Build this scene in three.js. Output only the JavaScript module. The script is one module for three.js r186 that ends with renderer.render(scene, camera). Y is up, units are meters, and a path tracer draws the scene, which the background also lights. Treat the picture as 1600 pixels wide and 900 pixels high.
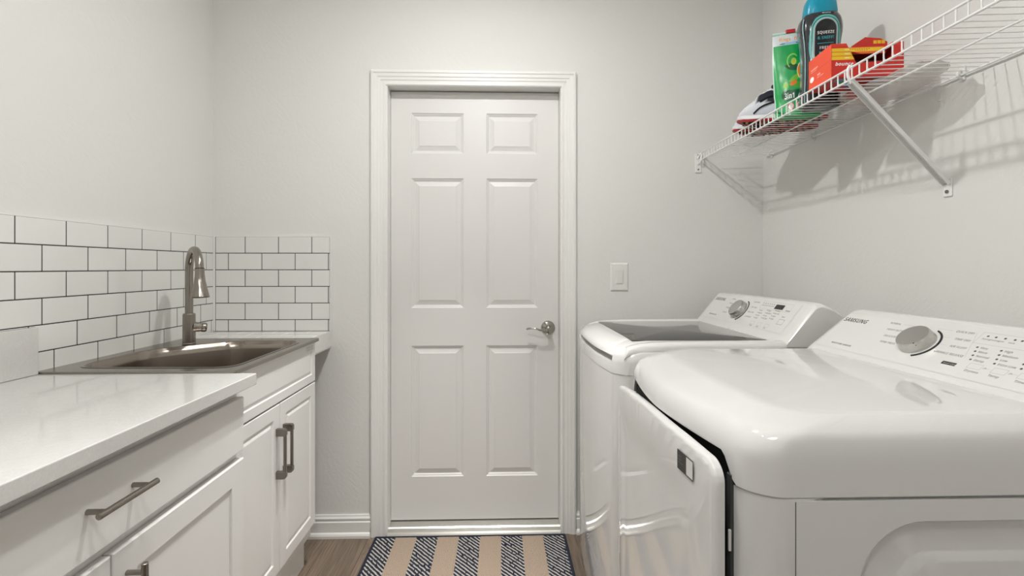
import * as THREE from 'three';
import { RoundedBoxGeometry } from 'three/addons/geometries/RoundedBoxGeometry.js';
import { mergeGeometries, mergeVertices, toCreasedNormals } from 'three/addons/utils/BufferGeometryUtils.js';
import { RectAreaLightUniformsLib } from 'three/addons/lights/RectAreaLightUniformsLib.js';
import { ImprovedNoise } from 'three/addons/math/ImprovedNoise.js';

// ---------------------------------------------------------------- camera, exposure, lights
const scene = new THREE.Scene();
scene.background = new THREE.Color(0x000000);
const camera = new THREE.PerspectiveCamera(62.82, 1600 / 900, 0.05, 50);
camera.position.set(0, 1.268, 0);
camera.rotation.y = -0.0279;
camera.setViewOffset(1600, 900, -1.9, 32.6, 1600, 900);          // level camera with a shifted lens
scene.add(camera);

const renderer = new THREE.WebGLRenderer({ antialias: true });
renderer.toneMapping = THREE.LinearToneMapping;
renderer.toneMappingExposure = 1.13;
renderer.shadowMap.enabled = true;

RectAreaLightUniformsLib.init();
const LIGHT = new THREE.Color(1.0, 0.998, 0.985);
const UNSEEN_LAMPS = [                                                   // unseen ceiling lights, placed to light the room: X, Z (away from the camera), lens size, candela straight down, candela of the bulb sideways
  { x: -0.10, z: 1.28, size: 0.06, down: 3.3, round: 0.5, where: 'above the rug' },  // out of view; lights the far half and casts the shelf shadows
  { x: -0.10, z: 0.0, size: 0.34, down: 2.0, round: 0.65, where: 'above the camera' },  // out of view; large and soft, evens the light on the walls
];
const UNSEEN_SPOTS = [                                                   // two unseen ceiling spots, placed to brighten the floor and low walls
  { x: -0.22, z: 1.62, power: 14, where: 'near the door' },
  { x: -0.30, z: 0.62, power: 6, where: 'over the middle of the aisle' },
];

// ---------------------------------------------------------------- helpers
const XL = -1.344, XR = 1.271, ZB = 2.247, ZF = -1.3, HC = 2.70;  // room: left, right, far wall, wall behind the camera, ceiling
const V = (x, h, z) => new THREE.Vector3(x, h, -z);               // z counts metres away from the camera
let seed = 7;
const rnd = () => { seed = (seed * 1664525 + 1013904223) >>> 0; return seed / 4294967296; };
const names = {};
const numbered = (n) => { const k = (names[n] = (names[n] ?? -1) + 1); return k ? `${n}_${String(k).padStart(3, '0')}` : n; };

function mesh(name, geo, mat, parent) {
  const m = new THREE.Mesh(geo, mat);
  m.name = numbered(name); m.castShadow = m.receiveShadow = true;
  (parent ?? scene).add(m);
  return m;
}
function tag(o, label, category, group) {
  o.userData = { label, category };
  if (group) o.userData.group = group;
  return o;
}
function group(name, at, turn = 0) {
  const g = new THREE.Group(); g.name = numbered(name); scene.add(g);
  if (at) g.position.copy(at);
  g.rotation.y = turn;
  return g;
}
const thing = (name, label, category, at, turn, grp) => tag(group(name, at, turn), label, category, grp);
const structure = (o) => { o.userData.kind = 'structure'; return o; };

const bx = (x0, x1, h0, h1, z0, z1, r = 0) => {                   // box by its limits in room coordinates
  const w = x1 - x0, h = h1 - h0, d = z1 - z0;
  const g = r > 0 ? new RoundedBoxGeometry(w, h, d, 3, Math.min(r, w / 2.01, h / 2.01, d / 2.01)) : new THREE.BoxGeometry(w, h, d);
  return g.translate((x0 + x1) / 2, (h0 + h1) / 2, -(z0 + z1) / 2);
};
function loft(loops, { capA = true, capB = true, crease = 0.7, closed = true } = {}) {   // skin through loops of Vector3
  const pos = [], uv = [], idx = [], n = loops[0].length;
  loops.forEach((L, j) => L.forEach((p, i) => { pos.push(p.x, p.y, p.z); uv.push(i / n, j / (loops.length - 1)); }));
  const m = closed ? n : n - 1;
  for (let j = 0; j + 1 < loops.length; j++) for (let i = 0; i < m; i++) {
    const a = j * n + i, b = j * n + (i + 1) % n, c = a + n, d = b + n;
    idx.push(a, b, d, a, d, c);
  }
  const cap = (L, off, flip) => {
    const c = L.reduce((s, p) => s.add(p), new THREE.Vector3()).divideScalar(n), k = pos.length / 3;
    pos.push(c.x, c.y, c.z); uv.push(0.5, 0.5);
    for (let i = 0; i < n; i++) { const a = off + i, b = off + (i + 1) % n; flip ? idx.push(k, b, a) : idx.push(k, a, b); }
  };
  if (capA) cap(loops[0], 0, true);
  if (capB) cap(loops[loops.length - 1], (loops.length - 1) * n, false);
  const g = new THREE.BufferGeometry();
  g.setAttribute('position', new THREE.Float32BufferAttribute(pos, 3));
  g.setAttribute('uv', new THREE.Float32BufferAttribute(uv, 2));
  g.setIndex(idx);
  return toCreasedNormals(g, crease);
}
const rod = (a, b, r, seg = 8) => {
  const d = b.clone().sub(a), g = new THREE.CylinderGeometry(r, r, d.length(), seg);
  g.applyQuaternion(new THREE.Quaternion().setFromUnitVectors(new THREE.Vector3(0, 1, 0), d.clone().normalize()));
  return g.translate((a.x + b.x) / 2, (a.y + b.y) / 2, (a.z + b.z) / 2);
};
const tube = (pts, r, n = 40, seg = 10, closed = false) => new THREE.TubeGeometry(new THREE.CatmullRomCurve3(pts, closed, 'centripetal'), n, r, seg, closed);
function cone(a, b, profile, seg = 28) {                          // lathe along a -> b; profile [[t metres from a, radius], ...]
  const d = b.clone().sub(a).normalize();
  const g = new THREE.LatheGeometry(profile.map(([t, r]) => new THREE.Vector2(Math.max(r, 1e-5), t)), seg);
  g.applyQuaternion(new THREE.Quaternion().setFromUnitVectors(new THREE.Vector3(0, 1, 0), d));
  return toCreasedNormals(g.translate(a.x, a.y, a.z), 0.6);
}
// rounded rectangle in plan, dense points; front (x0 side) may bow out
function plan(x0, x1, z0, z1, r, { bow = 0, rb = r, nc = 10, ne = 24, pow = 2.6 } = {}) {
  const out = [], arc = (cx, cz, rr, a0) => { for (let i = 0; i <= nc; i++) { const a = a0 + (Math.PI / 2) * (i / nc); out.push([cx + rr * Math.cos(a), cz + rr * Math.sin(a)]); } };
  const edge = (ax, az, bx_, bz) => { for (let i = 1; i < ne; i++) out.push([ax + (bx_ - ax) * i / ne, az + (bz - az) * i / ne]); };
  arc(x1 - rb, z1 - rb, rb, 0); edge(x1 - rb, z1, x0 + r, z1);
  arc(x0 + r, z1 - r, r, Math.PI / 2); edge(x0, z1 - r, x0, z0 + r);
  arc(x0 + r, z0 + r, r, Math.PI); edge(x0 + r, z0, x1 - rb, z0);
  arc(x1 - rb, z0 + rb, rb, Math.PI * 1.5); edge(x1, z0 + rb, x1, z1 - rb);
  const zc = (z0 + z1) / 2, hw = (z1 - z0) / 2;
  return out.map(([x, z]) => [x - bow * (1 - Math.abs((z - zc) / hw) ** pow) * Math.max(0, 1 - (x - x0) / 0.12), z]);
}
const at = (pl, h) => pl.map(([x, z]) => V(x, h, z));
// stack of rectangular loops on a face: framed panels. o = origin, u, v, n unit vectors; profile [[inset, depth along n], ...]
function framed(o, u, v, n, w, h, profile, capB = true) {
  const loops = profile.map(([i, d]) => [[i, i], [w - i, i], [w - i, h - i], [i, h - i]].map(([a, b]) => o.clone().addScaledVector(u, a).addScaledVector(v, b).addScaledVector(n, d)));
  return loft(loops, { capA: false, capB, crease: 0.15 });
}
const UX = new THREE.Vector3(1, 0, 0), UY = new THREE.Vector3(0, 1, 0), AWAY = new THREE.Vector3(0, 0, -1), NEAR = new THREE.Vector3(0, 0, 1);

// ---------------------------------------------------------------- textures
const noise = new ImprovedNoise();
function dataTex(w, h, fn, srgb = false) {
  const d = new Uint8Array(w * h * 4);
  for (let y = 0; y < h; y++) for (let x = 0; x < w; x++) { const c = fn(x / w, y / h, x, y), k = (y * w + x) * 4; d[k] = c[0]; d[k + 1] = c[1]; d[k + 2] = c[2]; d[k + 3] = 255; }
  const t = new THREE.DataTexture(d, w, h, THREE.RGBAFormat);
  t.wrapS = t.wrapT = THREE.RepeatWrapping; t.magFilter = THREE.LinearFilter; t.minFilter = THREE.LinearMipmapLinearFilter; t.generateMipmaps = true;
  if (srgb) t.colorSpace = THREE.SRGBColorSpace;
  t.needsUpdate = true;
  return t;
}
function canvasTex(w, h, draw) {
  const c = document.createElement('canvas'); c.width = w; c.height = h;
  draw(c.getContext('2d'), w, h);
  const t = new THREE.CanvasTexture(c); t.colorSpace = THREE.SRGBColorSpace; t.anisotropy = 8;
  return t;
}
const tile3 = (u, v, f, s) => {                                   // noise that repeats over 0..1
  const a = u * Math.PI * 2, b = v * Math.PI * 2, R = f / 6.283;
  return noise.noise(Math.cos(a) * R + s, Math.sin(a) * R + Math.cos(b) * R * 1.01, Math.sin(b) * R + s * 1.7);
};
const peel = dataTex(512, 512, (u, v) => { const n = 128 + 90 * tile3(u, v, 22, 1) + 60 * tile3(u, v, 60, 5); return [n, n, n]; });
const speckle = dataTex(512, 512, (u, v, x, y) => {
  const q = ((x * 73856093) ^ (y * 19349663)) >>> 0, r = ((Math.imul(q, 2654435761) >>> 8) & 1023) / 1023;
  let c = 214 + 2 * tile3(u, v, 18, 3) + 4 * tile3(u, v, 70, 9);
  if (r > 0.965) c -= 17; else if (r < 0.03) c += 5;
  return [c, c - 1.5, c - 5];
}, true);
const brushed = dataTex(256, 256, (u, v) => { const n = 120 + 50 * noise.noise(u * 3, v * 120, 4) + 40 * noise.noise(u * 9, v * 60, 8); return [n, n, n]; });
const woodTex = [0, 1, 2].map((k) => dataTex(256, 1024, (u, v) => {
  const g = noise.noise(u * 26 + k * 9 + noise.noise(u * 3, v * 4, k) * 1.4, v * 5, k * 3), f = noise.noise(u * 90, v * 14, k), b = noise.noise(u * 3, v * 2, k + 7);
  const l = 1 + 0.20 * g + 0.13 * f + 0.14 * b + (k - 1) * 0.06;
  return [112 * l, 97 * l, 83 * l];
}, true));
const weaveBump = dataTex(256, 256, (u, v) => { const n = 128 + 120 * Math.sin(u * 64 * Math.PI) * Math.sin(v * 64 * Math.PI); return [n, n, n]; });

// ---------------------------------------------------------------- materials
const std = (hex, roughness, extra = {}) => new THREE.MeshStandardMaterial({ color: hex, roughness, ...extra });
const phys = (hex, roughness, extra = {}) => new THREE.MeshPhysicalMaterial({ color: hex, roughness, ...extra });
const metal = (hex, roughness, extra = {}) => new THREE.MeshStandardMaterial({ color: hex, roughness, metalness: 1, ...extra });
const M = {
  wall: std(0xe3e2de, 0.85, { bumpMap: peel, bumpScale: 0.0006 }),
  ceiling: std(0xf3f2f0, 0.9),
  trim: std(0xeae9e5, 0.38),
  door: std(0xe1dfdc, 0.42),
  tile: phys(0xe9e8e4, 0.12, { clearcoat: 0.6, clearcoatRoughness: 0.05 }),
  tileB: phys(0xe6e5e1, 0.13, { clearcoat: 0.6, clearcoatRoughness: 0.06 }),
  grout: std(0x3a3733, 0.95),
  caulk: std(0xe9e8e4, 0.5),
  quartz: phys(0xffffff, 0.10, { map: speckle, clearcoat: 0.5, clearcoatRoughness: 0.04 }),
  cabinet: std(0xeae8e5, 0.33),
  gap: std(0x3a3936, 0.8),
  steel: metal(0x98938b, 0.27, { bumpMap: brushed, bumpScale: 0.00004 }),
  bowl: metal(0x9a9188, 0.24),
  nickel: metal(0x98928a, 0.27),
  darkNickel: metal(0x8b857e, 0.36),
  knob: metal(0xcfcdc9, 0.36),
  chrome: metal(0xacaaa4, 0.18),
  aluminium: metal(0xd8d6d0, 0.3),
  enamel: phys(0xe2e1df, 0.07, { clearcoat: 0.55, clearcoatRoughness: 0.02 }),
  plastic: phys(0xe6e5e2, 0.22, { clearcoat: 0.5, clearcoatRoughness: 0.08 }),
  lidGlass: phys(0x2b2a27, 0.05),
  dark: std(0x1b1c1b, 0.55),
  rubber: std(0x3b3e3d, 0.6),
  wire: std(0xeeeeec, 0.35),
  switchPlate: std(0xe8e6e1, 0.35),
  navy: std(0x141a2c, 0.85),
};

// ---------------------------------------------------------------- the room
const wallSlab = (name, geo) => structure(mesh(name, geo, M.wall));
const uvBox = (g, scale) => { const p = g.attributes.position, n = g.attributes.normal, uv = g.attributes.uv; for (let i = 0; i < p.count; i++) { const a = [Math.abs(n.getX(i)), Math.abs(n.getY(i)), Math.abs(n.getZ(i))], k = a.indexOf(Math.max(...a)), q = k === 0 ? [2, 1] : k === 1 ? [0, 2] : [0, 1]; uv.setXY(i, p.getComponent(i, q[0]) / scale, p.getComponent(i, q[1]) / scale); } return g; };
const uvMetres = (g, ax, ay) => { const p = g.attributes.position, uv = g.attributes.uv; for (let i = 0; i < p.count; i++) uv.setXY(i, p.getComponent(i, ax) / 0.35, p.getComponent(i, ay) / 0.35); return g; };
{
  wallSlab('wall_left', uvMetres(bx(XL - 0.12, XL, 0, HC, ZF - 0.12, ZB + 0.12), 2, 1));
  wallSlab('wall_right', uvMetres(bx(XR, XR + 0.12, 0, HC, ZF - 0.12, ZB + 0.12), 2, 1));
  wallSlab('wall_front', uvMetres(bx(XL, XR, 0, HC, ZF - 0.12, ZF), 0, 1));
  const s = new THREE.Shape([[XL, 0], [XL, HC], [XR, HC], [XR, 0], [0.31, 0], [0.31, 2.155], [-0.555, 2.155], [-0.555, 0]].map((p) => new THREE.Vector2(...p)));
  const g = new THREE.ExtrudeGeometry(s, { depth: 0.12, bevelEnabled: false }).translate(0, 0, -ZB - 0.12);
  wallSlab('wall_back', uvMetres(g, 0, 1));
  structure(mesh('ceiling', bx(XL - 0.12, XR + 0.12, HC, HC + 0.12, ZF - 0.12, ZB + 0.12), M.ceiling));
}
{ // vinyl plank floor, planks running away from the camera
  const floor = structure(group('floor'));
  mesh('subfloor', bx(XL - 0.12, XR + 0.12, -0.14, -0.004, ZF - 0.12, ZB + 0.3), M.gap, floor);
  const mats = woodTex.map((t) => std(0xffffff, 0.5, { map: t }));
  const pw = 0.182, pl = 1.22, geo = new THREE.BoxGeometry(pw - 0.0012, 0.006, pl - 0.0012);
  let c = 0;
  for (let x = XL; x < XR - 0.01; x += pw, c++) for (let z = ZF - (c * 0.37) % pl; z < ZB; z += pl) {
    const x1 = Math.min(x + pw, XR), z0 = Math.max(z, ZF), z1 = Math.min(z + pl, ZB);
    if (z1 - z0 < 0.02) continue;
    const full = x1 - x > pw - 0.001 && z1 - z0 > pl - 0.001;
    const m = mesh('plank', full ? geo : new THREE.BoxGeometry(x1 - x - 0.0012, 0.006, z1 - z0 - 0.0012), mats[Math.floor(rnd() * 3)], floor);
    m.position.set((x + x1) / 2, -0.003, -(z0 + z1) / 2);
  }
}
{ // door casing, jamb, threshold
  const trim = structure(group('trim_1'));
  const o = { l: -0.608, r: 0.362, t: 2.196 }, prof = [[0, 0], [0, 0.017], [0.006, 0.02], [0.013, 0.02], [0.015, 0.017], [0.03, 0.016], [0.033, 0.013], [0.045, 0.0125], [0.048, 0.0095], [0.058, 0.009], [0.060, 0.011], [0.067, 0.011], [0.071, 0.007], [0.071, 0]];
  const leg = (pts) => loft(pts, { crease: 0.3 });
  mesh('casing_leg', leg([prof.map(([u, t]) => V(o.l + u, 0, ZB - t)), prof.map(([u, t]) => V(o.l + u, o.t - u, ZB - t))]), M.trim, trim);
  mesh('casing_leg', leg([prof.map(([u, t]) => V(o.r - u, 0, ZB - t)), prof.map(([u, t]) => V(o.r - u, o.t - u, ZB - t))]), M.trim, trim);
  mesh('casing_head', leg([prof.map(([u, t]) => V(o.l + u, o.t - u, ZB - t)), prof.map(([u, t]) => V(o.r - u, o.t - u, ZB - t))]), M.trim, trim);
  mesh('jamb', bx(-0.556, -0.5315, 0, 2.127, ZB - 0.004, ZB + 0.12), M.trim, trim);
  mesh('jamb', bx(0.2885, 0.312, 0, 2.127, ZB - 0.004, ZB + 0.12), M.trim, trim);
  mesh('jamb_head', bx(-0.556, 0.312, 2.127, 2.156, ZB - 0.004, ZB + 0.12), M.trim, trim);
  const th = [[2.222, 0], [2.222, 0.006], [2.235, 0.009], [2.240, 0.016], [2.262, 0.021], [2.268, 0.026], [2.30, 0.032], [2.36, 0.033], [2.36, 0]];
  mesh('threshold', loft([th.map(([z, h]) => V(-0.531, h, z)), th.map(([z, h]) => V(0.288, h, z))], { crease: 0.25 }), M.aluminium, trim);
}
{ // six-panel door
  const door = structure(group('door_1')), ZD = 2.31;
  const x0 = -0.53, x1 = 0.287, h0 = 0.037, h1 = 2.122;
  const s = new THREE.Shape([[x0, h0], [x1, h0], [x1, h1], [x0, h1]].map((p) => new THREE.Vector2(...p)));
  const rows = [[1.822, 2.019], [1.069, 1.701], [0.247, 0.885]], cols = [[-0.432, -0.178], [-0.067, 0.184]];
  const rects = rows.flatMap(([a, b]) => cols.map(([l, r]) => [l, r, a, b]));
  for (const [l, r, a, b] of rects) s.holes.push(new THREE.Path([[l, a], [l, b], [r, b], [r, a]].map((p) => new THREE.Vector2(...p))));
  mesh('slab', new THREE.ExtrudeGeometry(s, { depth: 0.04, bevelEnabled: false }).translate(0, 0, -ZD - 0.04), M.door, door);
  for (const [l, r, a, b] of rects) mesh('panel', framed(V(l, a, ZD), UX, UY, NEAR, r - l, b - a, [[0, 0], [0.003, -0.0035], [0.009, -0.006], [0.013, -0.0095], [0.017, -0.0095], [0.036, -0.004], [0.038, -0.0025]]), M.door, door);
  const lever = new THREE.Group(); lever.name = 'handle'; door.add(lever);
  lever.userData.label = 'brushed nickel lever handle with round rose';
  const c = V(0.235, 0.971, ZD);
  mesh('rose', cone(c, c.clone().add(NEAR), [[0, 0.034], [0.004, 0.034], [0.008, 0.031], [0.012, 0.022], [0.016, 0.0145], [0.045, 0.0125], [0.058, 0.0125], [0.062, 0.008], [0.063, 0]]), M.chrome, lever);
  const pts = [[0.002, -0.002, 0.052], [-0.02, -0.006, 0.056], [-0.045, -0.004, 0.058], [-0.07, 0.004, 0.056], [-0.092, 0.003, 0.052], [-0.109, -0.001, 0.046]].map(([a, b, d]) => c.clone().add(new THREE.Vector3(a, b, d)));
  const curve = new THREE.CatmullRomCurve3(pts), loops = [];
  for (let i = 0; i <= 30; i++) {
    const t = i / 30, p = curve.getPoint(t), ry = 0.0085 - 0.0045 * Math.sin(t * 2.6) + (t > 0.93 ? -0.003 * (t - 0.93) / 0.07 : 0), rz = 0.0075 - 0.003 * t;
    loops.push(Array.from({ length: 14 }, (_, k) => p.clone().add(new THREE.Vector3(0, ry * Math.cos(k / 14 * 6.2832), rz * Math.sin(k / 14 * 6.2832)))));
  }
  mesh('lever', loft(loops), M.chrome, lever);
}
{ // baseboards
  const prof = [[0, 0], [0.026, 0], [0.026, 0.012], [0.022, 0.02], [0.015, 0.024], [0.015, 0.07], [0.011, 0.074], [0.011, 0.08], [0.013, 0.083], [0.013, 0.088], [0.008, 0.094], [0.006, 0.102], [0, 0.102]];
  const run = (name, a, b, out) => structure(mesh(name, loft([prof.map(([t, h]) => a.clone().addScaledVector(out, t).setY(h)), prof.map(([t, h]) => b.clone().addScaledVector(out, t).setY(h))], { crease: 0.3 }), M.trim));
  run('baseboard_back', V(XL, 0, ZB), V(-0.6085, 0, ZB), NEAR);
  run('baseboard_back', V(0.3625, 0, ZB), V(XR, 0, ZB), NEAR);
  run('baseboard_right', V(XR, 0, ZB - 0.03), V(XR, 0, ZF), new THREE.Vector3(-1, 0, 0));
  run('baseboard_left', V(XL, 0, 0.4), V(XL, 0, ZF), UX);
}

// ---------------------------------------------------------------- ceiling fixtures out of view, placed to light the room
for (const L of UNSEEN_LAMPS) {
  const f = thing('unseen_ceiling_light', `unseen round ceiling light with a frosted lens and a low bulb ${L.where}`, 'light', V(L.x, HC, L.z)), R = L.size * 0.75;
  mesh('trim_ring', cone(new THREE.Vector3(0, -0.001, 0), new THREE.Vector3(0, -1, 0), [[0, R + 0.035], [0.004, R + 0.035], [0.007, R + 0.03], [0.006, R], [0.001, R]], 40), M.trim, f);
  mesh('diffuser', new THREE.CylinderGeometry(L.size * 0.7, L.size * 0.7, 0.002, 32).translate(0, -0.003, 0), new THREE.MeshStandardMaterial({ color: 0xffffff, emissive: LIGHT, emissiveIntensity: 5 }), f);
  const p = new THREE.RectAreaLight(LIGHT, L.down / (L.size * L.size), L.size, L.size);
  p.position.set(0, -0.078, 0); p.rotation.x = -Math.PI / 2; p.castShadow = true;
  f.add(p);
  mesh('bulb', new THREE.SphereGeometry(0.03, 24, 16).translate(0, -0.045, 0), new THREE.MeshStandardMaterial({ color: 0xffffff, emissive: LIGHT, emissiveIntensity: 12 }), f).castShadow = false;
  const q = new THREE.PointLight(LIGHT, L.round, 0, 2);
  q.position.set(0, -0.045, 0); q.castShadow = true; q.shadow.radius = 1.1;
  f.add(q);
}

for (const L of UNSEEN_SPOTS) {  // out of view, aimed straight down to brighten the aisle floor
  const f = thing('unseen_spot', `unseen spotlight in the ceiling ${L.where}`, 'light', V(L.x, HC, L.z));
  mesh('trim_ring', cone(new THREE.Vector3(0, -0.001, 0), new THREE.Vector3(0, -1, 0), [[0, 0.05], [0.004, 0.05], [0.006, 0.046], [0.005, 0.034], [0.001, 0.033]], 32), M.trim, f);
  mesh('lens', new THREE.CylinderGeometry(0.032, 0.032, 0.002, 24).translate(0, -0.003, 0), new THREE.MeshStandardMaterial({ color: 0xffffff, emissive: LIGHT, emissiveIntensity: 8 }), f);
  const p = new THREE.SpotLight(LIGHT, L.power, 0, 0.46, 0.95, 2);
  p.position.set(0, -0.008, 0); p.target.position.set(0, -2, 0); p.castShadow = true; p.shadow.radius = 1.6;
  f.add(p, p.target); p.target.name = 'aim';
}

// ---------------------------------------------------------------- tile backsplashes
const TL = 0.154, TH = 0.0778, TG = 0.0029, H0 = 1.411;
const tileGeo = new Map();
const tileBox = (w, h) => { const k = w.toFixed(4) + h.toFixed(4); if (!tileGeo.has(k)) tileGeo.set(k, new RoundedBoxGeometry(w, h, 0.008, 1, 0.0012)); return tileGeo.get(k); };
function tileField(parent, place, a0, a1, hBottom, first, lowShift = 0) { // place(a, h) -> Vector3 and turn
  for (let k = 0; k < 7; k++) {
    const top = H0 - k * TH, bot = Math.max(top - TH, hBottom);
    if (top - bot < 0.01) break;
    for (let a = first + (k % 2 ? -TL / 2 : 0) + (k > 3 ? lowShift : 0) - 12 * TL; a < a1; a += TL) {
      const l = Math.max(a, a0), r = Math.min(a + TL, a1);
      if (r - l < 0.0055) continue;
      const w = r - l - TG, h = top - bot - TG;
      if (w < 0.0015) continue;
      place(mesh('tile', tileBox(w, h), rnd() > 0.5 ? M.tile : M.tileB, parent), (l + r) / 2, (top + bot) / 2);
    }
  }
}
{
  const left = thing('tile_backsplash', 'white subway tile backsplash with dark grout on the left wall behind the faucet', 'backsplash');
  mesh('grout', bx(XL, XL + 0.0078, 0.955, H0 - 0.001, 0.42, ZB - 0.009), M.grout, left);
  tileField(left, (m, a, h) => { m.rotation.y = Math.PI / 2; m.position.copy(V(XL + 0.0045, h, a)); }, 0.42, ZB - 0.010, 0.955, 1.3369, 0.0375);
  mesh('edge_trim', bx(XL, XL + 0.008, H0 - 0.001, H0 + 0.004, 0.42, ZB), M.caulk, left);
  const back = thing('tile_backsplash', 'short white subway tile backsplash on the back wall between the corner and the door', 'backsplash');
  mesh('grout', bx(XL + 0.009, -0.798, 0.968, H0 - 0.001, ZB - 0.0078, ZB), M.grout, back);
  tileField(back, (m, a, h) => m.position.copy(V(a, h, ZB - 0.0045)), XL + 0.016, -0.799, 0.968, -1.1914);
  mesh('edge_trim', bx(XL + 0.008, -0.794, H0 - 0.001, H0 + 0.004, ZB - 0.008, ZB), M.caulk, back);
  mesh('edge_trim', bx(-0.799, -0.794, 0.968, H0 - 0.001, ZB - 0.009, ZB), M.caulk, back);
  mesh('corner_bead', rod(V(XL + 0.011, 0.97, ZB - 0.009), V(XL + 0.011, H0, ZB - 0.009), 0.005, 10), M.caulk, back);
}
{ // tiled ledge between the sink and the back wall
  const t = thing('tiled_ledge', 'narrow white tiled ledge between the sink and the back wall', 'ledge');
  const zf = 2.03;
  mesh('core', bx(XL + 0.001, -0.803, 0.894, 0.96, zf + 0.001, ZB - 0.001), M.grout, t);
  mesh('underside', bx(XL + 0.001, -0.7985, 0.888, 0.894, zf, ZB - 0.001), M.caulk, t);
  const top = (l, r, z0, z1) => mesh('tile', bx(l + 0.0008, r - 0.0008, 0.96, 0.968, z0 + 0.0008, z1 - 0.0008, 0.001), M.tile, t);
  let k = 0;
  for (const [z0, z1] of [[ZB - 0.078, ZB - 0.001], [ZB - 0.156, ZB - 0.078], [zf, ZB - 0.156]]) {
    for (let a = -1.1914 - 2 * TL + (k % 2 ? TL / 2 : 0); a < -0.8; a += TL) { const l = Math.max(a, XL + 0.01), r = Math.min(a + TL, -0.803); if (r - l > 0.01) top(l, r, z0, z1); }
    k++;
  }
  mesh('tile', bx(-0.803, -0.795, 0.895, 0.968, zf + 0.005, 2.182, 0.001), M.tile, t);
  mesh('tile', bx(-0.803, -0.795, 0.895, 0.968, 2.1855, ZB - 0.001, 0.001), M.tile, t);
}

// ---------------------------------------------------------------- cabinets, worktop
function panelDoor(parent, name, x, z0, z1, h0, h1, profile, mat = M.cabinet) {  // a door facing +X with its outer face at x
  const t = 0.019;
  const u = AWAY, o = V(x, h0, z0);
  const g = mergeGeometries([
    framed(o, u, UY, UX, z1 - z0, h1 - h0, [[0, -t], [0, -0.002], [0.002, 0], ...profile]),
    framed(o, u, UY, UX, z1 - z0, h1 - h0, [[0.001, -t], [0.02, -t]]),
  ]);
  return mesh(name, g, mat, parent);
}
{
  const c = thing('base_cabinet', 'white base cabinet with a wide drawer and two shaker doors under the quartz worktop', 'cabinet');
  const X = -0.735;
  mesh('carcass', bx(XL + 0.001, X - 0.021, 0.11, 0.928, 0.435, 1.376), M.cabinet, c);
  mesh('toe_kick', bx(XL + 0.001, X - 0.09, 0, 0.11, 0.435, 1.376), M.cabinet, c);
  const bar = (parent, a, b, posts) => {
    const h = new THREE.Group(); h.name = numbered('handle'); parent.add(h); h.userData.label = 'brushed nickel bar handle';
    const d = b.clone().sub(a).normalize(), L = a.distanceTo(b);
    mesh('bar', cone(a, b, [[0, 0], [0, 0.0052], [0.001, 0.0062], [L - 0.001, 0.0062], [L, 0.0052], [L, 0]], 20), M.nickel, h);
    for (const s of posts) { const p = a.clone().addScaledVector(d, s * L); mesh('post', rod(p.clone().setX(X), p, 0.005, 14), M.nickel, h); }
  };
  const dr = panelDoor(c, 'drawer', X, 0.44, 1.375, 0.746, 0.897, []);
  bar(dr, V(-0.7, 0.832, 0.842), V(-0.7, 0.832, 0.984), [0.13, 0.87]);
  const shaker = [[0.06, 0], [0.0608, -0.006]];
  const d1 = panelDoor(c, 'door', X, 0.917, 1.375, 0.125, 0.722, shaker);
  bar(d1, V(-0.7, 0.685, 0.95), V(-0.7, 0.54, 0.95), [0.13, 0.87]);
  const d2 = panelDoor(c, 'door', X, 0.44, 0.912, 0.125, 0.722, shaker);
  bar(d2, V(-0.7, 0.685, 0.88), V(-0.7, 0.54, 0.88), [0.13, 0.87]);

  const w = mesh('worktop', uvBox(bx(XL + 0.001, -0.703, 0.929, 0.962, 0.42, 1.384, 0.003), 0.3), M.quartz);
  tag(w, 'pale speckled quartz worktop on the base cabinet in the left foreground', 'worktop');
  const s = mesh('worktop_upstand', uvBox(bx(XL + 0.0085, XL + 0.029, 0.9625, 1.097, 0.42, 1.382, 0.002), 0.3), M.quartz);
  tag(s, 'low speckled quartz upstand against the tiles at the left edge', 'upstand');
}
const SX = -0.784;                                                // outer face of the sink cabinet doors
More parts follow.
